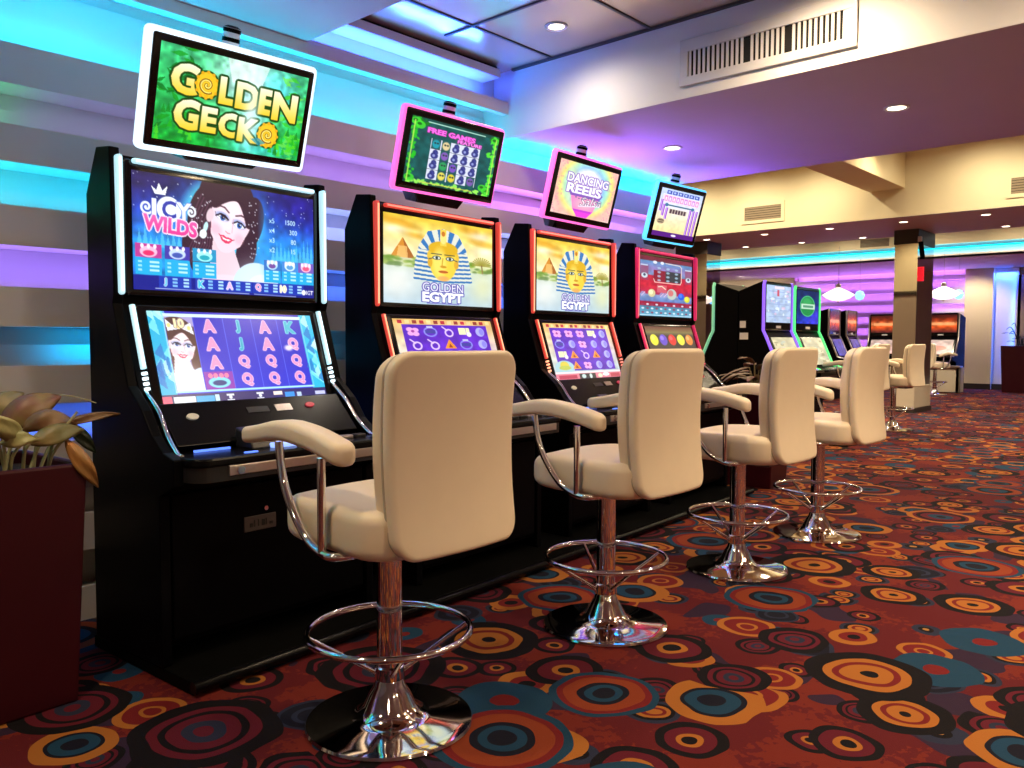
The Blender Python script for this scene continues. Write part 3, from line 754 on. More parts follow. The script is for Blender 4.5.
def pic_jungle():
    c = Canvas(170, 140)
    c.vgrad([(0, (16, 70, 64)), (.5, (30, 100, 96)), (1, (14, 60, 50))])
    c.rect(10, 8, 160, 132, (22, 84, 84)); c.noise(.2, 8)
    c.rect(40, 38, 132, 124, (28, 46, 60))
    for i in range(5):
        for j in range(4):
            x, y = 49 + 19 * i, 48 + 22 * j
            c.rect(x - 9, y - 10, x + 9, y + 10, (214, 220, 240)); c.ell(x, y + 3, 7, 7, (52, 58, 130)); c.ell(x + 1, y - 4, 5, 6, (44, 50, 120)); c.poly([(x - 2, y - 10), (x + 7, y - 4), (x + 3, y + 2)], (60, 66, 140)); c.ell(x - 1, y + 3, 2.5, 3, (140, 150, 210))
    for i, j, col in ((0, 0, (30, 150, 170)), (1, 0, (220, 200, 150)), (1, 1, (130, 90, 180)), (1, 2, (50, 160, 90)), (2, 2, (120, 80, 190)), (2, 3, (220, 200, 60)), (1, 3, (225, 210, 90)), (4, 3, (120, 90, 170))):
        x, y = 49 + 19 * i, 48 + 22 * j; c.rect(x - 8, y - 10, x + 8, y + 10, (30, 90, 90)); c.ell(x, y, 7, 9, col, 1, 0, 2)
        c.ell(x - 2, y - 2, 2, 2, (40, 60, 60)); c.ell(x + 3, y - 2, 2, 2, (40, 60, 60))
    c.text('FREE GAMES', 76, 22, 11, (252, 110, 226), wid=92, bold=.05, out=(150, 30, 140), ow=1); c.text('FEATURE', 112, 32, 7, (252, 140, 232), wid=48, bold=.04, out=(150, 30, 140), ow=1)
    for k in range(150):
        side = k % 4; t = rng.uniform(0, 1)
        x, y = ((rng.normal(8, 3), t * 140), (rng.normal(161, 3), t * 140), (t * 170, rng.normal(6, 2)), (t * 170, rng.normal(134, 2.5)))[side]
        if side == 2 and 30 < x < 150: continue
        c.ell(x, y, rng.uniform(2, 6), rng.uniform(1.5, 4), ((40, 190, 40), (90, 230, 60), (20, 120, 30), (150, 235, 90))[k % 4], .9, rng.uniform(0, 3))
    for x, y in ((8, 10), (10, 128), (162, 12), (160, 128), (16, 16), (152, 122)): c.ell(x, y, 9, 8, (70, 215, 50), .85); c.ell(x - 2, y - 2, 4, 3, (20, 110, 30))
    c.line(6, 8, 6, 134, 2, (180, 230, 90)); c.line(164, 8, 164, 134, 2, (180, 230, 90)); c.line(30, 6, 140, 6, 2, (190, 240, 220)); c.line(30, 134, 130, 134, 2, (210, 210, 90))
    return c

def pic_dancing():
    c = Canvas(170, 150)
    d = np.hypot((c.X - 85) / 85, (c.Y - 60) / 95)
    stops = [0, .45, .58, .72, .86, 1.0, 1.3]; cols = np.array([(250, 244, 250), (250, 240, 250), (150, 200, 240), (170, 235, 210), (250, 232, 130), (250, 186, 170), (245, 200, 190)], float)
    for k in range(3): c.a[..., k] = np.interp(d, stops, cols[:, k])
    c.glow(40, 60, 14, 60, (250, 236, 150), .6); c.noise(.06, 8)
    for k in range(40): c.speck(1, (226, 150, 170), 0, 0, 24, 150, 2); c.speck(1, (226, 150, 170), 146, 0, 170, 150, 2)
    c.poly([(42, 80), (128, 80), (116, 128), (100, 148), (72, 148), (56, 128)], (250, 130, 200)); c.glow(86, 110, 30, 20, (252, 200, 200), .8)
    c.poly([(58, 128), (116, 128), (100, 149), (72, 149)], (232, 70, 220)); c.poly([(34, 76), (136, 76), (128, 92), (44, 92)], (110, 80, 180), .8)
    c.rect(60, 128, 110, 133, (170, 60, 200), .5)
    P = (130, 90, 190)
    c.text('DANCING', 86, 42, 25, (252, 250, 255), wid=118, bold=.03, out=P, ow=2.2)
    c.text('REELS', 80, 71, 27, (252, 250, 255), wid=100, bold=.04, out=P, ow=2.2)
    c.text('Salsa', 104, 100, 24, (255, 236, 240), wid=62, bold=.0, shear=.35, rot=-.12, out=(90, 70, 130), ow=1.4)
    c.line(72, 118, 132, 108, 2.4, (240, 230, 250))
    for k in range(9): c.ell(60 + k * 9, 94 + 3 * math.sin(k), 3, 2.5, (70, 110, 140), .6)
    return c

def pic_palace():
    c = Canvas(150, 170)
    c.vgrad([(0, (190, 210, 250)), (.3, (225, 226, 250)), (.55, (250, 238, 206)), (.85, (248, 226, 160)), (1, (240, 210, 150))])
    c.noise(.06, 8)
    for k in range(6):
        c.rect(20 + k * 20, 6, 36 + k * 20, 18, (70, 90, 190)); c.rect(24 + k * 20, 9, 30 + k * 20, 14, (180, 200, 250))
    c.rect(10, 20, 140, 46, (240, 220, 244)); c.line(10, 20, 140, 20, 2, (230, 235, 255))
    for k in range(9): c.rect(16 + k * 14, 25, 26 + k * 14, 43, ((226, 120, 190), (206, 110, 214))[k % 2], .8); c.rect(19 + k * 14, 30, 23 + k * 14, 40, (250, 230, 250))
    c.rect(28, 54, 118, 58, (60, 110, 140)); c.ell(28, 56, 6, 6, (60, 120, 160)); c.ell(122, 56, 6, 6, (60, 120, 160))
    c.rect(40, 68, 104, 84, (226, 214, 200))
    for k in range(6): c.rect(43 + k * 10, 69, 50 + k * 10, 83, (84, 62, 72))
    for x, t0 in ((6, 40), (16, 56), (28, 66), (112, 60), (124, 60), (136, 60)):
        c.rect(x, t0, x + 7, t0 + (40 if x < 60 else 96), (150, 70, 210)); c.rect(x + 2, t0, x + 3.5, t0 + (40 if x < 60 else 96), (226, 190, 250))
    c.ell(20, 116, 13, 10, (170, 150, 120), .8); c.rect(12, 110, 30, 114, (110, 90, 80)); c.rect(12, 118, 28, 121, (110, 90, 80))
    c.rect(0, 152, 150, 170, (90, 30, 130)); c.ell(76, 161, 9, 4, (235, 225, 245))
    return c

def pic_redtable():
    c = Canvas(180, 190)
    c.vgrad([(0, (120, 30, 50)), (.07, (110, 40, 60)), (.08, (90, 140, 190)), (.2, (140, 120, 180)), (.3, (110, 140, 180)), (.32, (190, 30, 60)), (.5, (200, 40, 60)), (.62, (170, 40, 80)), (.64, (130, 150, 190)), (.74, (100, 130, 190)), (.76, (160, 30, 60)), (.82, (160, 40, 70)), (.83, (70, 130, 160)), (1, (110, 180, 210))])
    c.noise(.12, 8)
    c.rect(44, 42, 138, 76, (140, 30, 50)); c.rect(84, 42, 136, 76, (60, 60, 66))
    for j in range(4):
        for i in range(3): c.ell(62 + i * 30, 34 + j * 13, 6, 3.5, (170, 200, 220), .8)
    c.curve([(44, 70), (48, 80), (136, 80), (140, 72), (140, 24), (134, 18), (84, 16)], 2.4, (236, 214, 200))
    c.ell(48, 17, 7, 5, (220, 225, 235)); c.ell(72, 17, 6, 5, (220, 225, 235))
    for x in (2, 154): c.rect(x, 30, x + 24, 76, (150, 70, 100), .7); c.ell(x + 12, 62, 10, 8, (200, 215, 225)); c.ell(x + 12, 60, 4, 4, (60, 70, 100)); c.rect(x, 28, x + 22, 31, (190, 200, 225))
    c.rect(56, 88, 88, 112, (226, 130, 140), .6); c.curve([(60, 94), (72, 92), (84, 100)], 3, (240, 230, 200))
    for x, y, r, col in ((38, 116, 12, (210, 200, 150)), (106, 115, 17, (190, 200, 190)), (140, 120, 11, (40, 90, 220)), (162, 128, 10, (220, 215, 50))): c.ell(x, y, r, r * 1.05, col); c.ell(x - r * .2, y - r * .2, r * .55, r * .6, (210, 120, 120) if r > 15 else tuple(min(255, v + 40) for v in col))
    for x in (10, 72, 84): c.ell(x, 120, 8, 8, (150, 160, 210), .8); c.line(x - 5, 126, x + 6, 114, 2, (230, 200, 225))
    for j in range(3):
        for i in range(12): c.ell(10 + i * 15, 152 + j * 13, 4.5, 3, (225, 235, 245) if (i + j) % 2 else (150, 60, 90), .9)
    c.line(0, 186, 180, 186, 1.6, (230, 240, 250))
    return c

def pic_balls():
    c = Canvas(140, 130)
    c.vgrad([(0, (96, 40, 40)), (.12, (120, 110, 70)), (.2, (50, 44, 50)), (1, (70, 64, 60))])
    for k, col in enumerate(((236, 226, 60), (96, 70, 200), (226, 40, 50), (240, 230, 70), (226, 130, 60))): c.ell(18 + 26 * k, 36, 11, 15, col); c.ell(15 + 26 * k, 31, 5, 6, tuple(min(255, v + 50) for v in col))
    for k in range(5): c.ell(22 + 24 * k, 74, 10, 12, (226, 230, 220)); c.ell(22 + 24 * k, 74, 5, 6, ((90, 150, 110), (200, 90, 90), (90, 110, 180))[k % 3])
    for k in range(5): c.ell(20 + 25 * k, 106, 10, 11, ((220, 90, 80), (230, 220, 90), (110, 140, 200))[k % 3])
    return c

def pic_paytable(tint, seed):
    r2 = np.random.default_rng(seed)
    c = Canvas(80, 100, tint); c.noise(.10, 7)
    for k in range(5): c.line(8, 16 + 17 * k, 72, 16 + 17 * k + r2.uniform(-2, 2), 2, (120, 140, 190), .5)
    for k in range(30): c.ell(r2.uniform(6, 74), r2.uniform(6, 94), r2.uniform(2, 7), r2.uniform(2, 4), ((240, 250, 255), (150, 170, 220), (226, 190, 220))[k % 3], .7)
    c.rect(34, 12, 40, 28, (200, 90, 110)); c.rect(26, 3, 56, 8, (250, 225, 235))
    return c

def pic_greenlogo():
    c = Canvas(80, 100)
    c.vgrad([(0, (20, 40, 90)), (.6, (20, 50, 120)), (1, (40, 60, 190))]); c.glow(70, 80, 30, 40, (70, 60, 220), .8); c.noise(.2, 8)
    c.ell(38, 46, 26, 30, (34, 140, 74), 1, 0, 4); c.ring(38, 46, 26, 30, 2, (90, 210, 130)); c.ell(36, 34, 16, 12, (80, 190, 110), .5, 0, 6)
    c.rect(16, 40, 64, 54, (190, 226, 200)); c.rect(22, 44, 58, 50, (90, 150, 120))
    return c

def pic_beige(seed):
    r2 = np.random.default_rng(seed)
    c = Canvas(70, 70, (206, 196, 160)); c.noise(.12, 9)
    for k in range(26): c.ell(r2.uniform(4, 66), r2.uniform(4, 66), r2.uniform(2, 8), r2.uniform(1, 4), ((236, 228, 190), (160, 146, 104), (190, 200, 190))[k % 3], .7)
    return c

def pic_orange(seed):
    r2 = np.random.default_rng(seed)
    c = Canvas(60, 60); c.vgrad([(0, (60, 20, 20)), (.3, (150, 50, 20)), (.5, (250, 150, 90)), (.66, (210, 80, 30)), (1, (70, 26, 30))]); c.noise(.3, 7)
    c.rect(6, 26, 54, 34, (255, 170, 110), .7)
    return c

def pic_purpleblue():
    c = Canvas(50, 40); c.vgrad([(0, (70, 60, 130)), (1, (40, 40, 110))]); c.noise(.3, 6); return c

def pic_pinkish():
    c = Canvas(50, 50); c.vgrad([(0, (190, 160, 150)), (1, (220, 170, 160))]); c.noise(.2, 7)
    c.ell(25, 28, 14, 8, (230, 120, 100)); c.ell(14, 16, 7, 5, (240, 225, 215)); return c

# ------------------------------------------------------------------ camera
CAMZ = 1.1
yaw, pit, rol = math.radians(42.388), math.radians(-3.048), math.radians(0.199)
fw = Vector((math.cos(pit) * math.cos(yaw), math.cos(pit) * math.sin(yaw), math.sin(pit)))
rt = Vector((math.sin(yaw), -math.cos(yaw), 0)); up = rt.cross(fw)
rt2 = rt * math.cos(rol) + up * math.sin(rol); up2 = up * math.cos(rol) - rt * math.sin(rol)
cam = bpy.data.cameras.new('camera'); camo = bpy.data.objects.new('camera', cam); COL.objects.link(camo)
mw = Matrix((rt2, up2, -fw)).transposed().to_4x4(); mw.translation = (0, 0, CAMZ)
camo.matrix_world = mw
cam.sensor_width = 36; cam.lens = 817.8 / 1024 * 36; cam.clip_start = .02; cam.clip_end = 100
scene.camera = camo

# ------------------------------------------------------------------ lights
def spot(x, y, z, watts, col=(1, .84, .62), size=140, blend=.9, r=.05, aim=None):
    l = bpy.data.lights.new('downlight_or_fill', 'SPOT'); l.energy = watts; l.color = col
    l.spot_size = math.radians(size); l.spot_blend = blend; l.shadow_soft_size = r
    o = bpy.data.objects.new('downlight_or_fill', l); COL.objects.link(o); o.location = (x, y, z)
    if aim is not None:
        o.rotation_euler = (Vector(aim) - Vector((x, y, z))).to_track_quat('-Z', 'Y').to_euler()
    return o

def area(c, u, v, watts, col, spread=180):
    """Rectangular lamp centred at c, spanned by vectors u, v (full lengths); shines along u x v."""
    c, u, v = Vector(c), Vector(u), Vector(v)
    l = bpy.data.lights.new('led_or_fill_run', 'AREA'); l.shape = 'RECTANGLE'; l.size = u.length; l.size_y = v.length
    l.energy = watts; l.color = col; l.spread = math.radians(spread)
    o = bpy.data.objects.new('led_or_fill_run', l); COL.objects.link(o)
    X = u.normalized(); Z = -(u.cross(v)).normalized(); Y = Z.cross(X)
    m = Matrix((X, Y, Z)).transposed().to_4x4(); m.translation = c; o.matrix_world = m
    return o

# ------------------------------------------------------------------ room shell
S1, C1, S2, BW = 2.30, 2.69, 2.83, 21.6
SN = 2.49
XN, XF, XE = 2.23, 3.62, 5.55           # coffer near edge, bulkhead face, soffit far edge
X2a, X2b, X3 = 12.1, 14.3, 18.3
YW = 3.36
floor_o = struct('floor', MB().add([(-4, -5, 0), (24, -5, 0), (24, 15, 0), (-4, 15, 0)], [(0, 1, 2, 3)]), M_carpet, 'carpet with concentric rings in red, orange, navy and teal', 'carpet')
# left wall: slab behind the fins
struct('wall_alcove_lower', MB().box(XE - .01, XE + .03, YW + .39, 14, 0, 2.25), M_taupe, 'taupe lower part of the wall behind the corner', 'wall')
struct('trim_8', MB().box(XE, XE + .06, YW + .39, 14, 2.25, 2.34), M_trimdark, 'dark rail along the wall behind the corner', 'trim')
wl = struct('wall_left', MB().box(-3.5, XE, YW + .19, YW + .39, 0, 3.2), M_recess, 'wall behind the four slot machines with projecting horizontal panels and coloured light coves', 'wall')
fins = [(2.02, 2.165), (1.74, 1.875), (1.44, 1.585), (1.145, 1.29), (.855, 1.0), (.565, .71), (.275, .42), (0.0, .13)]
def wave(x, k): return .025 * math.sin(1.5 * x + 1.3 * k) + .012 * math.sin(3.1 * x + .7 * k)
for k, (z0, z1) in enumerate(fins):
    mb = MB(); xs = np.linspace(-3.5, XE, 90)
    vs = []; fs = []
    for x in xs:
        yf = YW
        yb = YW + .19
        vs += [(x, yf, z0), (x, yf, z1), (x, yf + .03, z1), (x, yf + .03, z1 - .03), (x, yb, z1 - .03), (x, yb, z0)]
    for i in range(len(xs) - 1):
        for q in range(6):
            a, b = i * 6 + q, i * 6 + (q + 1) % 6
            fs.append((a, b, b + 6, a + 6))
    fs += [tuple(range(6)), tuple((len(xs) - 1) * 6 + q for q in range(5, -1, -1))]
    mb.add(vs, fs); struct('panel', mb, M_fin, '', '', parent=wl)
# wavy plaster bulge on the back of each recess
for k, (z0, z1) in enumerate(fins[:-1]):
    zb0, zb1 = (z1 - .03, (fins[k - 1][0] if k else SN - .05))
    mb = MB(); xs = np.linspace(-3.5, XE, 120); vs = []; fs = []
    for x in xs:
        w = .05 + wave(x, k) 
        vs += [(x, YW + .185 - w * .2, zb0), (x, YW + .185 - w, (zb0 + zb1) / 2 + .02), (x, YW + .185 - w * .3, zb1)]
    for i in range(len(xs) - 1):
        fs += [(i * 3, i * 3 + 1, i * 3 + 4, i * 3 + 3), (i * 3 + 1, i * 3 + 2, i * 3 + 5, i * 3 + 4)]
    mb.add(vs, fs); struct('recess_back', mb, M_recess, '', '', parent=wl, smooth=True)

# outer shell
struct('wall_back', MB().box(-3.7, -3.5, -4.2, 4, 0, 3.2), M_wall, 'plain wall behind the viewpoint', 'wall')
struct('wall_right', MB().box(-3.7, 24, -4.4, -4.2, 0, 4.2), M_wall, 'plain pale wall on the open side of the hall', 'wall')
struct('wall_alcove', MB().box(XE - .2, XE, YW + .39, 14.2, 0, 4.2), M_cream, 'cream wall turning the corner behind the slot machine row', 'wall')
struct('wall_outer', MB().box(XE, 24, 14, 14.2, 0, 4.2), M_taupe, 'taupe side wall of the far hall', 'wall')
# ceilings
ns = MB().box(-3.7, XN, -4.4, YW + .2, SN, 3.0)
struct('ceiling_near', ns, M_soffit, 'low pale ceiling lit blue above the nearest machine', 'ceiling')
struct('trim_7', MB().box(-3.5, XF, YW - .02, YW + .03, SN - .055, SN - .001), M_fin, 'slim top strip of the left wall under the ceiling', 'trim', bevel=.003)
struct('ceiling_coffer', MB().box(XN - .1, XF + .1, -4.4, YW + .3, C1, C1 + .1), M_tile, 'reflective tiled ceiling in the raised recess', 'ceiling')
tg = MB()
for y in (3.0, 2.35, 1.70, 1.05, .40, -.25, -.9, -1.55, -2.2, -2.85, -3.5): tg.box(XN, XF, y - .008, y + .008, C1 - .006, C1 + .002)
for x in (2.98, 2.33): tg.box(x - .008, x + .008, -4.2, 3.2, C1 - .007, C1 + .001)
tg.box(XF - .02, XF, -4.2, 3.3, C1 - .012, C1)
struct('trim_1', tg, M_tilegrid, 'dark joints between the reflective ceiling tiles', 'trim')
bk = MB().box(XF, XF + .08, -4.4, YW + .2, S1 + .001, C1 + .3)
struct('wall_bulkhead', bk, M_wall, 'white bulkhead carrying the large air grille', 'bulkhead')
struct('ceiling_soffit', MB().box(XF + .002, XE, -4.4, YW + .19, S1, S1 + .02).box(XE - .08, XE, -4.4, YW + .2, S1 + .02, 3.29), M_mauve, 'mauve lowered ceiling with two downlights behind the white bulkhead', 'ceiling')
struct('wall_gable', MB().box(XE - .07, XE + .002, -4.4, YW + .38, S1 + .001, 4.2), M_cream, 'cream upper wall above the lowered ceiling', 'wall')
# cove of the raised recess along the left wall
struct('trim_2', MB().box(XN, XF, YW - .015, YW + .19, SN - .001, SN + .02), M_fin, 'lower ledge edging the blue ceiling cove', 'trim', bevel=.003)
struct('wall_cove', MB().box(XN, XF, YW + .10, YW + .2, SN + .02, C1), M_recess, 'back of the blue lit ceiling cove', 'wall')
struct('trim_3', MB().box(XN, XF - .10, YW - .05, YW + .10, C1 - .07, C1 - .022), M_fin, 'upper ledge of the ceiling recess below the mirrored tiles', 'trim', bevel=.004)
struct('trim_4', MB().box(XN, XF - .10, YW - .02, YW + .10, C1 - .022, C1 - .001), M_void, 'black strip standing for shade in the gap between the upper ledge and the mirrored tiles', 'trim')  # solid black strip, drawn where the gap is only in shade

# second coffer and far ceilings
struct('ceiling_middle', MB().box(XE, X2a, -4.4, 14.2, 3.85, 3.95), M_cream, 'high cream ceiling beyond the lowered ceiling', 'ceiling')
b2 = MB().box(X2a, X2a + .06, -4.4, 14.2, S2 + .004, 3.9)
struct('wall_upper', b2, M_cream, 'tall cream bulkhead with two small vents', 'bulkhead')
struct('ceiling_far', MB().box(X2a + .002, X2b, -4.4, 14.2, S2, S2 + .3), M_mauve, 'mauve far ceiling strip dotted with downlights', 'ceiling')
struct('beam_cross', MB().box(XE, X2a, 3.70, 4.18, 3.22, 3.86), M_cream, 'cream ceiling beam running toward the cream bulkhead', 'beam', bevel=.006)
# coffer 3, cyan trough
struct('ceiling_rear', MB().box(X2b - .05, X3 + .3, -4.4, 14.2, 3.6, 3.7), M_cream, 'cream ceiling in front of the cyan light trough', 'ceiling')
struct('wall_end', MB().box(X3, X3 + .1, -4.4, 14.2, 3.09, 3.65), M_cream, 'cream band of wall above the cyan light trough', 'bulkhead')
struct('trim_5', MB().box(X2b - .06, X2b, -4.4, 14.2, S2 + .02, 3.65), M_cream, 'cream edge of the far ceiling strip', 'trim')
struct('wall_trough', MB().box(X3 + .28, X3 + .33, -4.4, 14.2, S2 + .02, 3.3), M_recess, 'back of the cyan lit trough', 'wall')
struct('ceiling_end', MB().box(X3 - .02, 23, -4.4, 14.2, S2 - .02, S2 + .02).box(X3 - .02, X3 + .03, -4.4, 14.2, S2 - .02, S2 + .055), M_wall, 'white ceiling strip before the purple wall', 'ceiling')
struct('trim_6', MB().box(X3 + .26, X3 + .28, -4, 14, S2 + .19, S2 + .215), L_cyan, 'cyan light line inside the far trough', 'light strip')

# far wall pieces
struct('wall_far', MB().box(BW + .2, BW + .4, -4.4, 14.2, 0, 3.2), M_recess, 'far wall behind the purple lit fins', 'wall')
struct('wall_far_left', MB().box(BW - .05, BW + .2, 9.35, 14.2, 0, 3.0), M_taupe, 'taupe far wall left of the purple fins', 'wall')
fl = MB()
for k in range(10):
    z0 = 2.60 - .29 * k
    if z0 < 0: break
    fl.box(BW, BW + .2, 5.18, 9.35, z0, z0 + .10)
struct('wall_fins', fl, M_recess, 'purple lit horizontal fins on the far wall', 'wall panel')
struct('column_far', MB().box(BW - .12, BW + .2, 4.58, 5.18, 0, S2 - .02), M_cream, 'cream column at the end of the purple fins', 'column', bevel=.01)
struct('wall_niche', MB().box(BW, BW + .2, 4.10, 4.58, 0, 2.8), M_wall, 'blue lit wall strip right of the cream column', 'wall')
struct('wall_niche_end', MB().box(BW - .05, BW + .05, 2.0, 4.10, 0, 2.62).box(BW - .05, BW + .2, 4.04, 4.10, 0, 2.62), M_taupe, 'greyish panel beside the blue lit wall strip', 'wall')
struct('baseboard_far', MB().box(BW - .14, BW - .12, 4.58, 5.2, 0, .13).box(BW - .02, BW, 4.1, 4.58, 0, .13).box(BW - .02, BW, 5.2, 9.3, 0, .1), M_trimdark, 'dark skirting at the foot of the far wall', 'skirting')

# pillars
def pillar(name, x0, x1, y0, y1, label):
    r = thing(name, label, 'pillar'); r['kind'] = 'structure'
    MB().box(x0 + .012, x1 - .012, y0 + .012, y1 - .012, .42, S2 - .22).build('mirror_cladding', M_mirror, r)
    MB().box(x0, x1, y0, y1, .07, .42).build('lower_casing', M_beige, r, bevel=.01)
    MB().box(x0 - .015, x1 + .015, y0 - .015, y1 + .015, 0, .07).build('skirting', M_trimdark, r)
    MB().box(x0, x1, y0, y1, S2 - .22, S2).build('dark_reflection', M_trimdark, r)  # dark colour in place of the dark reflection at the mirror's top
    return r
pillar('pillar', 13.5, 14.35, 3.91, 4.27, 'square mirrored pillar with a beige foot beside the last white stool')
pillar('pillar', 12.8, 13.3, 7.12, 7.75, 'mirrored pillar half hidden behind the rightmost pink edged slot machine')

# ------------------------------------------------------------------ vents
def vent(x, y0, y1, z0, z1, label, n=6):
    r = thing('air_vent', label, 'air vent', (x, (y0 + y1) / 2, (z0 + z1) / 2))
    w, h = (y1 - y0), (z1 - z0)
    MB().box(-.012, -.002, -w / 2 - .05, w / 2 + .05, -h / 2 - .05, -h / 2).box(-.012, -.002, -w / 2 - .05, w / 2 + .05, h / 2, h / 2 + .05).box(-.012, -.002, -w / 2 - .05, -w / 2, -h / 2, h / 2).box(-.012, -.002, w / 2, w / 2 + .05, -h / 2, h / 2).build('frame', M_cream, r)
    MB().box(-.004, -.001, -w / 2, w / 2, -h / 2, h / 2).build('backing', M_trimdark, r)
    sl = MB()
    for k in range(n):
        z = -h / 2 + h * (k + .5) / n
        sl.box(-.011, -.004, -w / 2, w / 2, z - h / n * .36, z + h / n * .36)
    sl.build('slats', M_vent, r)
vent(X2a, 5.48, 6.08, 2.99, 3.20, 'brown slatted vent high on the cream bulkhead left of the ceiling beam')
vent(X2a, 1.85, 2.42, 2.99, 3.19, 'brown slatted vent at the right end of the cream bulkhead')
vent(X3, 5.88, 6.48, 3.13, 3.30, 'small brown vent just above the cyan trough left of the pillar')

# large white grille on the bulkhead
gr = thing('air_grille', 'large white air grille with upright blades on the white bulkhead', 'air grille', (XF, 1.745, 2.47))
gw, gh = .86, .165
MB().box(-.014, -.002, -gw / 2, gw / 2, gh / 2 - .03, gh / 2 + .03).box(-.014, -.002, -gw / 2, gw / 2, -gh / 2 - .03, -gh / 2 + .012).box(-.014, -.002, -gw / 2, -gw / 2 + .05, -gh / 2 + .012, gh / 2 - .03).box(-.014, -.002, gw / 2 - .045, gw / 2, -gh / 2 + .012, gh / 2 - .03).build('frame', M_grille, gr, bevel=.003)
MB().box(-.003, -.001, -gw / 2 + .03, gw / 2 - .03, -gh / 2, gh / 2).build('duct_shade_sheet', M_void, gr)  # flat black sheet in place of the shade inside the duct
n = 31
for k in range(n):
    y = -gw / 2 + .055 + (gw - .11) * k / (n - 1)
    if k in (10, 18): continue
    MB().box(-.009, -.005, y - .0065, y + .0065, -gh / 2 + .006, gh / 2 - .02).build('blade', M_grille, gr)

# ------------------------------------------------------------------ downlights
def downlight(x, y, z, label, group, r=.05, watts=0, size=130, col=(1, .83, .6)):
    t = thing('downlight', label, 'downlight', (x, y, z), group=group)
    MB().lathe([(r, -.001), (r + .018, -.001), (r + .018, -.006), (r + .012, -.010), (r, -.006)], seg=24, caps=False).build('trim_ring', M_white, t, smooth=True)
    MB().lathe([(.001, -.004), (r, -.004), (r, -.002), (.001, -.002)], seg=24).build('lens', M_lamp, t)
    if watts: spot(x, y, z - .03, watts, size=size, col=col)
downlight(3.27, 2.69, C1, 'recessed downlight in the reflective tiles of the ceiling recess', None, .04, 20, 172, (1, .86, .68))
downlight(4.47, 2.74, S1, 'left downlight in the mauve lowered ceiling', None, .045, 12)
downlight(4.47, 1.42, S1, 'right downlight in the mauve lowered ceiling', None, .045, 40)
near_row = ((12.6, 7.02, 'first from the left'), (12.6, 5.98, 'second from the left'), (12.6, 4.93, 'third from the left'), (12.6, 3.86, 'beside the mirrored pillar'), (12.6, 2.81, 'at the right end'))
far_row = ((14.05, 7.03, 'first from the left'), (14.05, 5.98, 'second from the left'), (14.05, 4.94, 'third from the left'), (14.05, 2.86, 'right of the pillar'))
for x, y, w in near_row: downlight(x, y, S2, f'downlight {w} in the near row of the far ceiling strip', 'downlights of the far ceiling strip', .055, 45)
for x, y, w in far_row: downlight(x, y, S2, f'downlight {w} in the rear row of the far ceiling strip', 'downlights of the far ceiling strip', .055, 45)

# ------------------------------------------------------------------ machine platform
A0 = math.radians(3.62)
ux, uy = math.cos(A0), math.sin(A0)
PITCH, MX0, MY0 = 1.136, 1.15, 2.826
def mloc(i, xl=0, yl=0):
    s = i * PITCH + .422 + xl
    return (MX0 + ux * s - uy * yl, MY0 + uy * s + ux * yl)
pf = thing('platform', 'long low black platform under the four slot machines', 'platform', (*mloc(0, 0, 0), 0), A0)
MB().box(-.44, 3 * PITCH + .45, -.44, .22, 0, .045).build('deck_board', M_platform, pf, bevel=.006)
MB().tube([(-.445, -.45, .03), (3 * PITCH + .455, -.45, .03)], .02, 10).build('edge_rail', M_deck, pf, smooth=True)

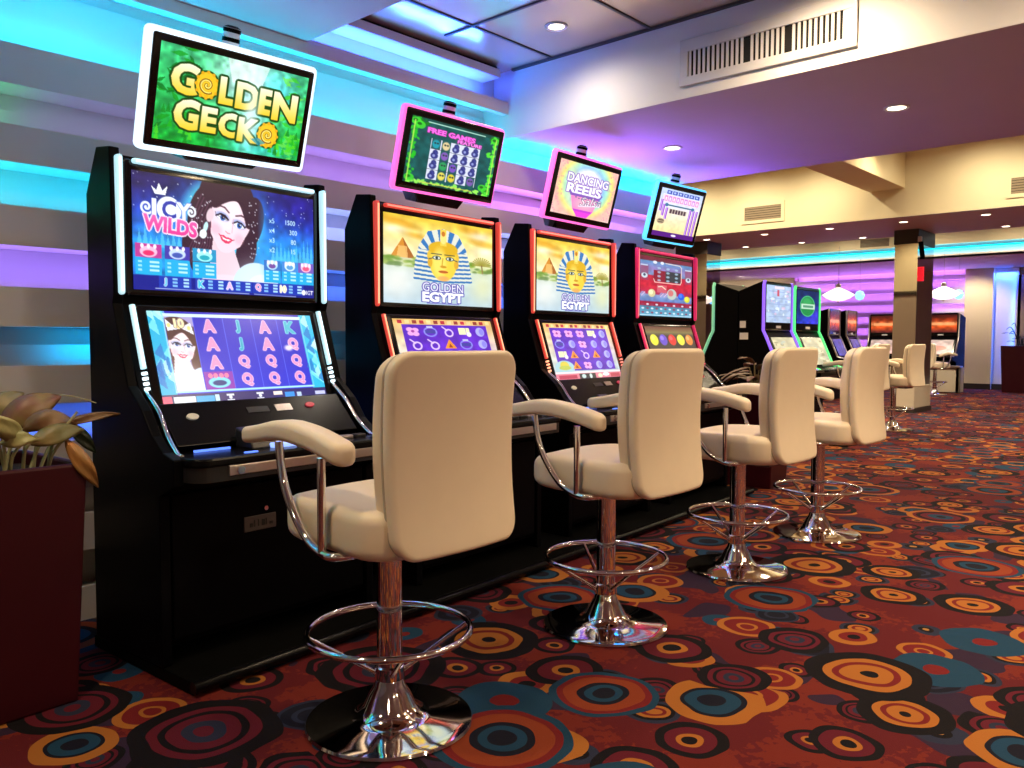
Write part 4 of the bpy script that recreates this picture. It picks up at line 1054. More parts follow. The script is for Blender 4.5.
# ------------------------------------------------------------------ slot machines
def slot_machine(i, label, top_pic, low_pic, Lside, Ltop, Llow, Lbase):
    r = thing('slot_machine', label, 'slot machine', (*mloc(i), .046), A0, 'row of four slot machines on the left')
    dz = -.046
    T = lambda pts: [(a, b + dz) for a, b in pts]
    # cabinet: two side cheeks and the core
    cheek = T([(.015, 1.74), (.11, 1.75), (.19, 1.60), (.19, .046), (-.27, .046), (-.27, .60), (-.36, .64), (-.36, .725), (-.295, .742), (-.232, .79), (-.171, .868), (-.078, .945), (.012, 1.22), (.002, 1.25)])
    MB().prism(cheek, -.445, -.41, 'x').build('side_panel', M_black, r, bevel=.004)
    MB().prism(cheek, .41, .445, 'x').build('side_panel', M_black, r, bevel=.004)
    core = T([(.03, 1.72), (.11, 1.735), (.175, 1.60), (.175, .10), (-.24, .10), (-.24, .62), (-.22, .72), (-.12, .85), (.03, 1.22)])
    MB().prism(core, -.41, .41, 'x').build('cabinet', M_black, r)
    door = MB().box(-.40, .40, -.262, -.24, .12 + dz, .60 + dz)
    dr = door.build('lower_door', M_black, r, bevel=.006)
    pl = MB().box(-.14, -.01, -.268, -.262, .43 + dz, .483 + dz).build('badge', M_plaque, dr, bevel=.002)
    bl = MB()
    for k, (w, hgt) in enumerate(((.012, .014), (.004, .024), (.004, .024), (.012, .022), (.004, .024), (.012, .010))):
        bl.box(-.118 + k * .016, -.118 + k * .016 + w, -.270, -.2675, .445 + dz, .445 + hgt + dz)
    bl.build('badge_marks', M_ink, dr)
    lk = MB().tube([(-.055, -.262, .505 + dz), (-.055, -.275, .505 + dz)], .008, 12).build('door_lock', M_chrome, dr, smooth=True)
    # upper display
    fr = MB().slab(.80, .46, .05, .012, .006, lambda a, b, c: (a, .035 + c, 1.478 + dz + b), n=3, m=2).build('upper_bezel', M_blackgloss, r, smooth=True)
    screen('upper_screen', top_pic, (-.376, .006, 1.672 + dz), (.376, .006, 1.672 + dz), (-.376, .006, 1.270 + dz), fr)
    for sx in (-1, 1):
        bar = MB().slab(.019, .465, .03, .009, .006, lambda a, b, c: (sx * .421 + a, .002 + c, 1.482 + dz + b), n=3, m=3)
        bar = bar.build('light_bar', Lbase, r, smooth=True)
        MB().tube([(sx * .421, -.012, 1.262 + dz), (sx * .421, -.012, 1.702 + dz)], .0048, 8).build('light_core', Lside[0 if sx < 0 else 1], bar, smooth=True)
    bar = MB().slab(.75, .018, .022, .008, .006, lambda a, b, c: (a, .0 + c, 1.702 + dz + b), n=3, m=4).build('light_bar', Lbase, r, smooth=True)
    MB().tube([(-.365, -.0095, 1.702 + dz), (.365, -.0095, 1.702 + dz)], .0046, 8).build('light_core', Ltop, bar, smooth=True)
    # lower display
    k = .108 / .327
    def lowp(a, b, c):   # b measured down the slope from z 1.22
        L = math.hypot(.327, .108); t = b
        nz, ny = .108 / L, -.327 / L
        y = -.004 - t * .108 / L; z = 1.215 - t * .327 / L
        return (a, y - ny * -c * -1 * -1, z + nz * c * -1 * -1 + dz) if False else (a, y + ny * c, z + nz * c + dz)
    lb = MB().slab(.75, .40, .04, .012, .006, lambda a, b, c: lowp(a, .195 - b, c - .024), n=3, m=2).build('lower_bezel', M_blackgloss, r, smooth=True)
    screen('lower_screen', low_pic, lowp(-.342, .018, 0), lowp(.342, .018, 0), lowp(-.342, .358, 0), lb)
    for sx in (-1, 1):
        bar = MB().tube([lowp(sx * .388, .0, .0), lowp(sx * .388, .225, .0)], .010, 10).build('light_bar', Lbase, r, smooth=True)
        MB().tube([lowp(sx * .388, .004, .0065), lowp(sx * .388, .221, .0065)], .0052, 8).build('light_core', Llow[0 if sx < 0 else 1], bar, smooth=True)
        tick = MB()
        for q in range(4): tick.tube([lowp(sx * .388, .238 + q * .018, .0), lowp(sx * .388, .246 + q * .018, .0)], .010, 10)
        tick.build('light_ticks', Llow[0 if sx < 0 else 1], r, smooth=True)
        MB().tube([(sx * .39, -.088, .925 + dz), (sx * .39, -.171, .862 + dz), (sx * .395, -.232, .79 + dz), (sx * .40, -.298, .738 + dz), (sx * .40, -.33, .728 + dz)], .0085, 10, smooth=5).build('chrome_trim', M_chrome, r, smooth=True)
    # sloping service panel
    pan = T([(-.112, .872), (-.135, .885), (-.262, .752), (-.24, .735)])
    sp = MB().prism(pan, -.375, .375, 'x').build('service_panel', M_deck, r, bevel=.004)
    def on_panel(x, t, h=0.0):
        y, z = -.135 + (-.262 + .135) * t, .885 + (.752 - .885) * t
        return (x, y - h * .723, z + h * .69 + dz)
    def puck(name, x, t, rx, ry, m, par, h=.006):
        mb = MB(); vs = []; n = 20
        for hh in (0, h):
            for q in range(n):
                a = 2 * PI * q / n; vs.append(on_panel(x + rx * math.cos(a), t + ry * math.sin(a), hh))
        mb.add(vs, [tuple(range(n)), tuple(range(2 * n - 1, n - 1, -1))] + [(q, (q + 1) % n, (q + 1) % n + n, q + n) for q in range(n)])
        return mb.build(name, m, par, smooth=True)
    puck('round_badge', -.277, .36, .022, .07, M_btn_cream, sp)
    puck('button', .215, .27, .020, .06, M_btn_red, sp)
    mb = MB().add([on_panel(.06, .20, .003), on_panel(.13, .20, .003), on_panel(.13, .36, .003), on_panel(.06, .36, .003), on_panel(.06, .20, 0), on_panel(.13, .20, 0), on_panel(.13, .36, 0), on_panel(.06, .36, 0)], [(0, 1, 2, 3), (4, 7, 6, 5), (0, 4, 5, 1), (1, 5, 6, 2), (2, 6, 7, 3), (3, 7, 4, 0)])
    mb.build('ticket_slot', M_steel, sp)
    mb = MB().add([on_panel(-.06, .22, .002), on_panel(.03, .22, .002), on_panel(.03, .36, .002), on_panel(-.06, .36, .002), on_panel(-.06, .22, 0), on_panel(.03, .22, 0), on_panel(.03, .36, 0), on_panel(-.06, .36, 0)], [(0, 1, 2, 3), (4, 7, 6, 5), (0, 4, 5, 1), (1, 5, 6, 2), (2, 6, 7, 3), (3, 7, 4, 0)])
    mb.build('small_display', M_darkgrey, sp)
    # deck with rounded front
    dk = MB(); n = 10
    outline = [(.42, -.22), (.42, -.34)] + [(.36 + .06 * math.cos(a), -.36 - .08 * math.sin(a)) for a in np.linspace(.1, PI / 2, n)] + [(-.36 - .06 * math.cos(a), -.36 - .08 * math.sin(a)) for a in np.linspace(PI / 2, .1, n)] + [(-.42, -.34), (-.42, -.22)]
    dk.prism(outline, .700 + dz, .730 + dz, 'z')
    dko = dk.build('button_deck', M_deck, r, bevel=.008)
    lip = MB(); o2 = [(x * .985, y * .985 + .002) for x, y in outline]
    lip.prism(o2, .652 + dz, .700 + dz, 'z'); lipo = lip.build('deck_lip', M_darkgrey, r)
    MB().box(-.30, .34, -.438, -.425, .668 + dz, .700 + dz).build('silver_strip', M_steel, lipo, bevel=.002)
    MB().tube([(-.262, -.43, .684 + dz), (-.262, -.446, .684 + dz)], .013, 14).build('lock', M_chrome, lipo, smooth=True)
    # bill acceptor and buttons on the deck
    MB().prism(T([(-.25, .73), (-.25, .80), (-.33, .775), (-.355, .73)]), -.16, -.06, 'x').build('bill_acceptor', M_darkgrey, r, bevel=.006)
    MB().slab(.10, .055, .018, .02, .006, lambda a, b, c: (-.04 + a, -.352 + b, .737 + dz + c), n=4, m=2).build('button', M_btn_lit, r, smooth=True)
    for q in range(5):
        MB().slab(.052, .036, .014, .010, .004, lambda a, b, c: (.07 + q * .062 + a, -.335 + b, .735 + dz + c), n=3, m=2).build('button', (M_btn_cream, M_darkgrey, M_darkgrey, M_steel, M_darkgrey)[q], r, smooth=True)
    for q in range(3):
        MB().slab(.07, .022, .010, .006, .003, lambda a, b, c: (.02 + q * .10 + a, -.282 + b, .735 + dz + c), n=3, m=2).build('button', (M_btn_cream, M_steel, M_darkgrey)[q], r, smooth=True)
    MB().box(-.33, -.20, -.285, -.277, .731 + dz, .738 + dz).build('light_slot', M_btn_blue, r)
    MB().slab(.05, .018, .004, .008, .001, lambda a, b, c: (-.20 + a, -.405 + b, .731 + dz + c), n=3, m=2).build('button', M_btn_blue, r)
    return r

P_egypt = pic_egypt()
slot_machine(0, 'nearest slot machine, white light bars, screen with a dark-haired woman', pic_icy(), pic_icyreels(), (L_white, L_white), L_white, (L_white, L_white), B_white)
slot_machine(1, 'second slot machine, GOLDEN EGYPT screen, lower screen half hidden by the nearest stool', P_egypt, pic_egyptreels(3), (L_orange, L_salmon), L_salmon, (L_orange, L_orange), B_red)
slot_machine(2, 'third slot machine, GOLDEN EGYPT screen and full purple reel screen visible', P_egypt, pic_egyptreels(8), (L_orange, L_salmon), L_salmon, (L_orange, L_salmon), B_red)
slot_machine(3, 'fourth slot machine, pink-red light bars and red and blue prize screen', pic_redtable(), pic_balls(), (L_redlight, L_redpink), L_redpink, (L_redlight, L_redpink), B_pink)

# ------------------------------------------------------------------ toppers
def topper(i, cx, y, z, w, h, tilt, yw, roll, rim, pic, label, inner, bez=M_blackgloss):
    r = thing('topper_display', label, 'sign screen', group='lit toppers above the slot machines')
    t, ya, ro = math.radians(tilt), math.radians(yw), math.radians(roll)
    R = Vector((math.cos(ya), math.sin(ya), 0)); nn = Vector((math.sin(ya), -math.cos(ya), 0))
    U = Vector((0, 0, 1)) * math.cos(t) + nn * math.sin(t)
    R2 = R * math.cos(ro) + U * math.sin(ro); U2 = U * math.cos(ro) - R * math.sin(ro); B = U2.cross(R2)
    m = Matrix((R2, B, U2)).transposed().to_4x4(); m.translation = (cx, y, z)
    r.matrix_world = m
    rw = (.019 if i == 0 else .013); ft = (z - 1.742) / math.cos(t)
    MB().slab(w, h, .034, .022, .008, lambda a, b, c: (a, .0 + c, h / 2 + b), n=5, m=4).build('light_rim', rim, r, smooth=True)
    fr = MB().slab(w - 2 * rw, h - 2 * rw, .03, .008, .005, lambda a, b, c: (a, -.010 + c, h / 2 + b), n=3, m=2).build('bezel', bez, r, smooth=True)
    iw, ih = w - 2 * rw - inner, h - 2 * rw - inner
    screen('screen', pic, (-iw / 2, -.0262, h / 2 + ih / 2), (iw / 2, -.0262, h / 2 + ih / 2), (-iw / 2, -.0262, h / 2 - ih / 2), fr)
    MB().slab(w * .66, h * .62, .05, .02, .01, lambda a, b, c: (a, .04 + c, h / 2 + b), n=3, m=2).build('rear_housing', M_black, r, smooth=True)
    MB().prism([(-w * .26, .01), (w * .26, .01), (w * .20, -ft), (-w * .20, -ft)], .02, .12, 'y').build('mounting_foot', M_blackgloss, r, bevel=.004)
    be = MB().lathe([(.030, h - .06), (.030, h + .060)], (0.02, .085, 0), 20).build('beacon_lamp', M_white, r, smooth=True)
    bd = MB()
    for q in (.012, .044): bd.lathe([(.0315, h + q), (.0315, h + q + .014)], (0.02, .085, 0), 20)
    bd.lathe([(.031, h + .060), (.018, h + .068)], (0.02, .085, 0), 20)
    bd.build('beacon_bands', M_black, be, smooth=True)
    return r
topper(0, 1.543, 2.853, 1.759, .681, .402, 18.3, 4.8, 2.5, L_whiterim, pic_gecko(), 'white rimmed topper screen reading GOLDEN GECKO', .05)
topper(1, 2.704, 2.924, 1.784, .633, .377, 15, -1.6, -.4, L_pinkrim, pic_jungle(), 'pink rimmed topper screen with green jungle border and reels', .06)
topper(2, 3.828, 2.996, 1.784, .649, .380, 15, .9, -.6, L_pinkrim, pic_dancing(), 'pink rimmed topper screen reading DANCING REELS', .06)
topper(3, 4.964, 3.068, 1.778, .540, .403, 15.9, -6.7, -1.3, L_bluerim, pic_palace(), 'blue rimmed topper screen with pink and yellow picture', .06)

# ------------------------------------------------------------------ stools
def make_stool():
    r = thing('bar_stool', 'nearest cream leather stool, in front of the second slot machine', 'stool', group='cream leather stools at the slot machine row')
    # seat
    def seat(a, b, c):
        dome = .022 * (1 - min(1, (a / .25) ** 2)) * (1 - min(1, (b / .24) ** 2)) if c > 0 else 0
        roll = -.03 * max(0, (b - .12) / .14) ** 2 if c > 0 else 0.01 * max(0, (b - .1) / .14)
        return (a * (1 - .05 * (b / .25)), -.03 + b, .612 + c + dome + roll)
    MB().slab(.50, .50, .125, .11, .032, seat, n=8, m=8, ne=5, fill=8).build('seat', M_leather, r, smooth=True)
    # backrest: front cushion and rear shell
    def bend(z):
        t = (z - .80) / .27
        return -.026 * t * t + (.006 * t)
    def back(off, th):
        def fn(a, b, c):
            z = .813 + b
            bulge = th * max(0.0, 1 - (b / .25) ** 2) if c > 0 else 0.0
            return (a * (1 + .02 * (b / .27)), off + c + bulge + bend(z) + .022 * (a / .22) ** 2, z)
        return fn
    MB().slab(.425, .505, .050, .06, .022, back(-.240, .010), n=8, m=10, ne=5, fill=8).build('back_cushion', M_leather, r, smooth=True)
    MB().slab(.44, .52, .040, .062, .016, back(-.281, 0), n=8, m=10, ne=5, fill=8).build('back_shell', M_leather, r, smooth=True)
    sm = MB().slab(.436, .516, .010, .062, .004, back(-.262, 0), n=8, m=10, ne=2, fill=3)
    sm.build('back_piping', M_piping, r, smooth=True)
    MB().box(-.10, .10, -.20, -.06, .525, .552).build('back_bracket', M_darkgrey, r, bevel=.006)
    # arms
    for sx in (-1, 1):
        def arm(a, b, c):
            y = .055 + a
            z = .842 + .018 * math.exp(-((y - .08) / .12) ** 2) - .60 * max(0, -.03 - y) ** 1.6 - .06 * max(0, y - .12)
            wd = 1 - .18 * max(0, y - .1) / .19
            return (sx * .272 + b * wd, y, z + c * (1 - .2 * max(0, y - .05) / .25))
        ap = MB().slab(.475, .074, .056, .034, .018, arm, n=6, m=10, ne=4, fill=3).build('armrest', M_leather, r, smooth=True)
        MB().tube([(sx * .272, .13, .825), (sx * .272, .115, .74), (sx * .272, .075, .66), (sx * .272, .01, .588), (sx * .272, -.06, .556), (sx * .265, -.115, .552), (sx * .19, -.125, .549)], .0115, 10, smooth=5).build('arm_tube', M_chrome, ap, smooth=True)
        MB().tube([(sx * .272, -.066, .80), (sx * .272, -.066, .557)], .0115, 10).build('arm_tube', M_chrome, ap, smooth=True)
    # column and base
    MB().lathe([(.085, .548), (.085, .536), (.045, .525), (.0365, .52), (.0365, .10)]).build('column', M_chrome, r, smooth=True)
    MB().lathe([(.237, 0), (.240, .006), (.236, .013), (.21, .0165), (.12, .021), (.092, .030), (.074, .055), (.058, .088), (.044, .110), (.040, .125), (.0366, .130)], seg=56).build('base', M_chrome, r, smooth=True)
    rg = MB().tube([(.232 * math.cos(2 * PI * k / 48), .232 * math.sin(2 * PI * k / 48), .27) for k in range(48)], .0095, 10, closed=True).build('foot_ring', M_chrome, r, smooth=True)
    for k in range(4):
        a = PI / 4 + k * PI / 2 + .25
        MB().tube([(.232 * math.cos(a), .232 * math.sin(a), .27), (.034 * math.cos(a), .034 * math.sin(a), .145)], .007, 8).build('spoke', M_chrome, rg, smooth=True)
    MB().lathe([(.0366, .125), (.043, .13), (.043, .165), (.0366, .17)]).build('collar', M_chrome, rg, smooth=True)
    return r
stool = make_stool()
stool.location = (1.470, 1.815, 0)
spots = [((2.545, 1.83), .0, 'second cream stool from the front, facing the third slot machine'),
         ((3.620, 1.83), .02, 'third cream stool from the front, facing the fourth slot machine'),
         ((4.590, 1.83), .0, 'fourth cream stool, last of the near row of cream stools')]
for (x, y), rz, lab in spots:
    c = copy_tree(stool); c.location = (x, y, 0); c.rotation_euler = (0, 0, rz); c['label'] = lab
for (x, y), rz, lab in (((10.75, 3.36), -.10, 'cream stool standing in front of the mirrored pillar'), ((9.65, 3.42), .0, 'cream stool showing only its top behind the last near stool'), ((18.55, 4.98), -PI / 2 - .5, 'cream stool at the orange screened machine right of the pillar')):
    c = copy_tree(stool); c.location = (x, y, 0); c.rotation_euler = (0, 0, rz); c['label'] = lab; c['group'] = 'cream leather stools in the far part of the hall'

# ------------------------------------------------------------------ planters
def leaf_mesh(L, W, curl, fold, tw=0.0, n=9):
    vs = []; fs = []; mcols = 5
    for i in range(n):
        t = i / (n - 1); w = W * (math.sin(PI * min(1, t * .96 + .02)) ** .75) * (1 - .35 * t)
        a = curl * t
        x = L * (math.sin(a) / max(curl, 1e-3)) if abs(curl) > 1e-3 else L * t
        z = -L * (1 - math.cos(a)) / max(abs(curl), 1e-3) * (1 if curl >= 0 else -1) if abs(curl) > 1e-3 else 0
        for j in range(mcols):
            s = (j / (mcols - 1) - .5) * 2
            yy = s * w / 2; zz = z + fold * abs(s) * w / 2 + .004 * math.sin(9 * t + 3 * s)
            ca, sa = math.cos(tw * t), math.sin(tw * t)
            vs.append((x, yy * ca, zz + yy * sa))
    for i in range(n - 1):
        for j in range(mcols - 1):
            k = i * mcols + j; fs.append((k, k + 1, k + mcols + 1, k + mcols))
    return vs, fs

def add_leaf(parent, base, az, elev, L, W, curl, fold, m, tw=0.0, stem_from=None):
    vs, fs = leaf_mesh(L, W, curl, fold, tw)
    R = Matrix.Rotation(az, 4, 'Z') @ Matrix.Rotation(-elev, 4, 'Y'); R.translation = base
    mb = MB().add([tuple(R @ Vector(v)) for v in vs], fs)
    o = mb.build('leaf', m, parent, smooth=True)
    md = o.modifiers.new('thick', 'SOLIDIFY'); md.thickness = .0015
    if stem_from is not None:
        b = Vector(base); a = Vector(stem_from); mid = (a + b) / 2 + Vector((0, 0, .03))
        MB().tube([a, mid, b], [.006, .005, .004], 8, smooth=4).build('stem', M_stem, parent, smooth=True)
    return o

def planter_body(parent, wt, wb, h, rotz=0.0):
    def ring(w, z): return [(-w / 2, -w / 2, z), (w / 2, -w / 2, z), (w / 2, w / 2, z), (-w / 2, w / 2, z)]
    vs = ring(wb, 0) + ring(wt, h) + ring(wt - .05, h) + ring(wt - .06, h - .05)
    fs = [(3, 2, 1, 0)]
    for a in (0, 4, 8): fs += [(a + k, a + (k + 1) % 4, a + 4 + (k + 1) % 4, a + 4 + k) for k in range(4)]
    fs.append((12, 13, 14, 15))
    o = MB().add(vs, fs).build('pot', M_planter, parent, bevel=.008)
    w = wt - .062
    MB().box(-w / 2, w / 2, -w / 2, w / 2, h - .06, h - .04).build('soil', M_soil, parent)
    return o

p1 = thing('potted_plant', 'dark red planter with red and olive leaved plant left of the nearest slot machine', 'potted plant', (.70, 2.80, 0), .06)
planter_body(p1, .46, .40, .73)
B = lambda x, y, z: (x, y, z)
def leaf_to(parent, base, tip, W, m, face=(-.45, -.80, .40), arch=.03, tipdroop=.0, cup=.12, stem=None):
    """A broad leaf from base to tip whose upper face looks along face."""
    b, t, f_ = Vector(base), Vector(tip), Vector(face).normalized()
    ax = t - b; side = ax.cross(f_).normalized(); nrm = side.cross(ax).normalized()
    vs = []; fs = []; n, mc = 12, 7
    for i in range(n):
        u = i / (n - 1); w = W * (math.sin(PI * (u * .97 + .015)) ** .8) * (1.15 - .45 * u)
        c = b + ax * u + nrm * (arch * 4 * u * (1 - u)) - Vector((0, 0, 1)) * tipdroop * u * u
        for j in range(mc):
            q = j / (mc - 1) * 2 - 1
            vs.append(c + side * (q * w / 2) - nrm * (cup * w * q * q) + nrm * .004 * math.sin(7 * u + 4 * q))
    for i in range(n - 1):
        for j in range(mc - 1):
            k = i * mc + j; fs.append((k, k + 1, k + mc + 1, k + mc))
    o = MB().add([tuple(v) for v in vs], fs).build('leaf', m, parent, smooth=True)
    md = o.modifiers.new('thick', 'SOLIDIFY'); md.thickness = .0015
    if stem is not None:
        a = Vector(stem); MB().tube([a, (a + b) / 2 + Vector((-.006, 0, .02)), b, b + ax * .25], [.006, .005, .004, .002], 8, smooth=4).build('stem', M_stem, parent, smooth=True)
    return o
G = [
    ((.05, -.07, .83), (.215, -.09, .955), .105, LF_red, .03, .03), ((.09, -.12, .83), (.235, -.14, .875), .07, LF_brown, .05, .03),
    ((.09, -.18, .795), (.235, -.20, .848), .07, LF_olive, .02, .02), ((.20, -.09, .835), (.388, -.11, .868), .034, LF_brown, .015, .01),
    ((.18, -.205, .802), (.262, -.222, .65), .052, LF_orange, .03, .0), ((.068, -.18, .80), (-.02, -.20, .91), .065, LF_pale, .02, .02),
    ((.255, -.05, .835), (.325, -.07, .735), .045, LF_dark, .01, .0), ((.02, -.02, .84), (.14, -.01, .965), .09, LF_olive, .03, .03),
    ((-.02, -.10, .82), (-.12, -.14, .93), .09, LF_red, .03, .03), ((-.06, -.16, .80), (-.20, -.20, .86), .07, LF_olive, .03, .03),
    ((-.05, .04, .84), (-.14, .08, .97), .10, LF_brown, .03, .03), ((.08, .08, .83), (.20, .16, .93), .08, LF_brown, .03, .03),
    ((-.10, -.04, .81), (-.26, -.06, .86), .07, LF_pale, .03, .03), ((.02, -.16, .80), (.10, -.22, .84), .06, LF_pale, .02, .03),
]
for q, (b, t_, W, m_, ar, dr_) in enumerate(G):
    leaf_to(p1, b, t_, W, m_, arch=ar, tipdroop=dr_, stem=(b[0] * .7 + random.uniform(-.03, .05), b[1] * .6 - .03, .68))
for q in range(12):
    sx, sy = random.uniform(-.12, .15), random.uniform(-.17, .0)
    MB().tube([(sx, sy, .68), (sx * 1.1, sy, .78), (sx * 1.3 + random.uniform(-.03, .05), sy * 1.1, .88)], [.006, .005, .004], 8, smooth=4).build('stem', M_stem, p1, smooth=True)
MB().tube([(.10, -.05, .90), (.18, -.06, .925), (.26, -.065, .92), (.33, -.07, .895)], [.003, .003, .002, .002], 6, smooth=4).build('stem', M_stem, p1, smooth=True)

# dry plant in a second planter at the far end of the row
px, py = mloc(3, .93, -.28)
p2 = thing('potted_plant', 'dark red planter with dry brown leaves beyond the fourth slot machine', 'potted plant', (px, py, 0), .1)
planter_body(p2, .42, .36, .73)
for q in range(18):
    az = q * 2.4; add_leaf(p2, (.06 * math.cos(az), .06 * math.sin(az), .76 + .010 * q), az, random.uniform(.0, .6), random.uniform(.22, .34), random.uniform(.07, .11), random.uniform(.5, 1.2), -.25, LF_dry if q % 3 else LF_brown, stem_from=(.04 * math.cos(az), .04 * math.sin(az), .68))

p3 = thing('potted_plant', 'tall dark red planter with a thin dark plant at the right edge', 'potted plant', (20.85, 3.86, 0), .0)
planter_body(p3, .68, .60, 1.02)
for q in range(9):
    az = q * 2.4; r0 = random.uniform(.03, .1)
    MB().tube([(r0 * math.cos(az), r0 * math.sin(az), .98), (.12 * math.cos(az), .12 * math.sin(az), 1.15 + .05 * (q % 4)), (.22 * math.cos(az), .22 * math.sin(az), 1.25 + .09 * (q % 4)), (.30 * math.cos(az), .30 * math.sin(az), 1.18 + .10 * (q % 4))], [.012, .010, .008, .006], 6, smooth=4).build('stem', LF_dark, p3, smooth=True)
    add_leaf(p3, (.16 * math.cos(az + 1), .16 * math.sin(az + 1), 1.10 + .06 * (q % 5)), az + 1, .5, .24, .07, .9, -.2, LF_dark)

# ------------------------------------------------------------------ far slot machines
def far_machine(label, loc, rz, edge, up_pic, lo_pic, group, ht=1.74, w=.74, d_=.36, legs=True, edge2=None):
    r = thing('slot_machine', label, 'slot machine', loc, rz, group)
    prof = [(0, ht), (d_, ht - .10), (d_, 0), (-.10, 0), (-.10, .66), (-.34, .70), (-.34, .76), (-.20, .80), (-.05, 1.14), (-.01, 1.2)]
    MB().prism(prof, -w / 2 + .02, w / 2 - .02, 'x').build('cabinet', M_black, r, bevel=.006)
    for sx in (-1, 1):
        MB().tube([(sx * (w / 2 - .01), -.34, .77), (sx * (w / 2 - .01), -.20, .82), (sx * (w / 2 - .01), -.06, 1.14), (sx * (w / 2 - .01), -.02, 1.22), (sx * (w / 2 - .01), -.02, ht - .04), (sx * (w / 2 - .03), -.02, ht)], .018, 8).build('edge_light', edge if sx < 0 else (edge2 or edge), r, smooth=True)
    f1 = MB().slab(w - .06, ht - 1.22, .03, .03, .008, lambda a, b, c: (a, -.012 + c, (ht + 1.22) / 2 + b), n=4, m=2).build('upper_bezel', M_blackgloss, r, smooth=True)
    u = w / 2 - .055
    if up_pic is not None: screen('upper_screen', up_pic, (-u, -.029, ht - .04), (u, -.029, ht - .04), (-u, -.029, 1.31), f1)
    MB().box(-.06, .06, -.032, -.026, 1.245, 1.275).build('maker_plate', M_white, f1)
    q0, q1 = (-.062, 1.15), (-.205, .825)
    f2 = MB().add([(-u, q0[0], q0[1]), (u, q0[0], q0[1]), (u, q1[0], q1[1]), (-u, q1[0], q1[1])], [(0, 1, 2, 3)]).build('lower_bezel', M_blackgloss, r)
    if lo_pic is not None: screen('lower_screen', lo_pic, (-u + .03, q0[0] - .011, q0[1] - .005), (u - .03, q0[0] - .011, q0[1] - .005), (-u + .03, q1[0] - .011, q1[1] + .005), f2)
    MB().slab(w + .02, .20, .03, .05, .008, lambda a, b, c: (a, -.33 + b, .765 + c), n=4, m=2).build('button_deck', M_deck, r, smooth=True)
    for k in range(4): MB().slab(.07, .04, .02, .012, .004, lambda a, b, c: (-.18 + .12 * k + a, -.35 + b, .787 + c), n=3, m=2).build('button', (M_steel, M_white, M_btn_cream, M_steel)[k], r, smooth=True)
    return r
Bank = 'back to back slot machines in the middle of the hall'
Y2 = 4.02
pe_ = far_machine('purple edged machine with pale blue tall screen behind the third stool', (8.80, Y2, 0), 0, L_purple_edge, pic_paytable((176, 196, 226), 5), pic_beige(4), Bank, 1.76, d_=.28)
far_machine('green edged machine with round green logo on its dark screen', (9.60, Y2, 0), 0, L_green_edge, pic_greenlogo(), pic_beige(9), Bank, 1.74, d_=.28)
far_machine('black machine seen from its side, back to the purple edged one', (8.80, 4.585, 0), PI, L_palegreen_edge, None, None, Bank, 1.76, d_=.28)
for k, z in enumerate((1.29, 1.16)):
    MB().box(-.353, -.3495, .19 - .03 * k, .26, z - .04, z + .035).build('paper_notice', M_white, pe_)
Bank3 = 'small dark machines with orange screens before the purple wall'
far_machine('left of two small dark machines with orange screens under the left pendant lamp', (15.75, 6.05, 0), .05, M_steel, pic_orange(2), pic_purpleblue(), Bank3, 1.72, .66)
far_machine('right of two small dark machines with orange screens under the left pendant lamp', (16.65, 6.05, 0), .05, M_steel, pic_orange(5), pic_purpleblue(), Bank3, 1.72, .66)
Bank4 = 'machines standing against the purple far wall'
far_machine('orange screened machine against the purple wall right of the pillar', (19.85, 5.23, 0), -PI / 2 - .12, M_steel, pic_orange(7), pic_pinkish(), Bank4, 1.74, .78)
far_machine('orange screened machine against the purple wall half hidden by the pillar', (19.85, 6.42, 0), -PI / 2, M_steel, pic_orange(11), pic_pinkish(), Bank4, 1.74, .72)
cb = thing('cabinet_base', 'beige counter base beneath the orange screened machine right of the pillar', 'counter', (19.35, 5.20, 0))
MB().box(-.05, .05, -.50, .42, .02, .55).build('front_panel', M_beige, cb, bevel=.01)
MB().box(-.05, .30, -.50, -.42, .02, .55).build('side_panel', M_beige, cb, bevel=.01)
MB().box(-.09, .12, -.52, .44, .55, .59).build('counter_top', M_steel, cb, bevel=.006)

# pendant lamps
def pendant(x, y, z, label):
    r = thing('pendant_lamp', label, 'pendant lamp', (x, y, z), group='pendant lamps before the purple wall')
    sh = led('pendant_glow', (1.0, .82, .76), 1.6)
    MB().lathe([(.01, .14), (.05, .125), (.16, .07), (.28, 0), (.20, -.06), (.10, -.10), (.01, -.11)], seg=28).build('shade', sh, r, smooth=True)
    MB().lathe([(.02, .21), (.05, .18), (.05, .14), (.02, .12)], seg=16).build('cap', M_steel, r, smooth=True)
    MB().tube([(0, 0, .20), (0, 0, S2 - z)], .004, 6).build('cord', M_steel, r)
    MB().lathe([(.012, -.10), (.03, -.12), (.012, -.14)], seg=12).build('finial', M_steel, r, smooth=True)
    return r
pendant(15.1, 5.72, 1.95, 'glowing pendant lamp left of the mirrored pillar')
pendant(16.4, 4.30, 1.98, 'glowing pendant lamp right of the mirrored pillar')
lb = led('pendant_end_blue', (.2, .55, 1.0), 2.0)  # blue balls added for the bluish right end of each pendant
for (x, y, z), w in (((15.85, 5.60, 1.97), 'left'), ((17.0, 4.20, 1.99), 'right')):
    o = thing('blue_glow_ball', f'blue glowing ball added for the blue end of the {w} pendant lamp', 'globe lamp', (x, y, z), group='blue glowing balls added at the pendant lamps')
    MB().lathe([(.01, .09), (.06, .07), (.09, 0), (.06, -.07), (.01, -.09)], seg=20).build('globe', lb, o, smooth=True)
    MB().tube([(0, 0, .085), (0, 0, S2 - z)], .003, 6).build('cord', M_steel, o)
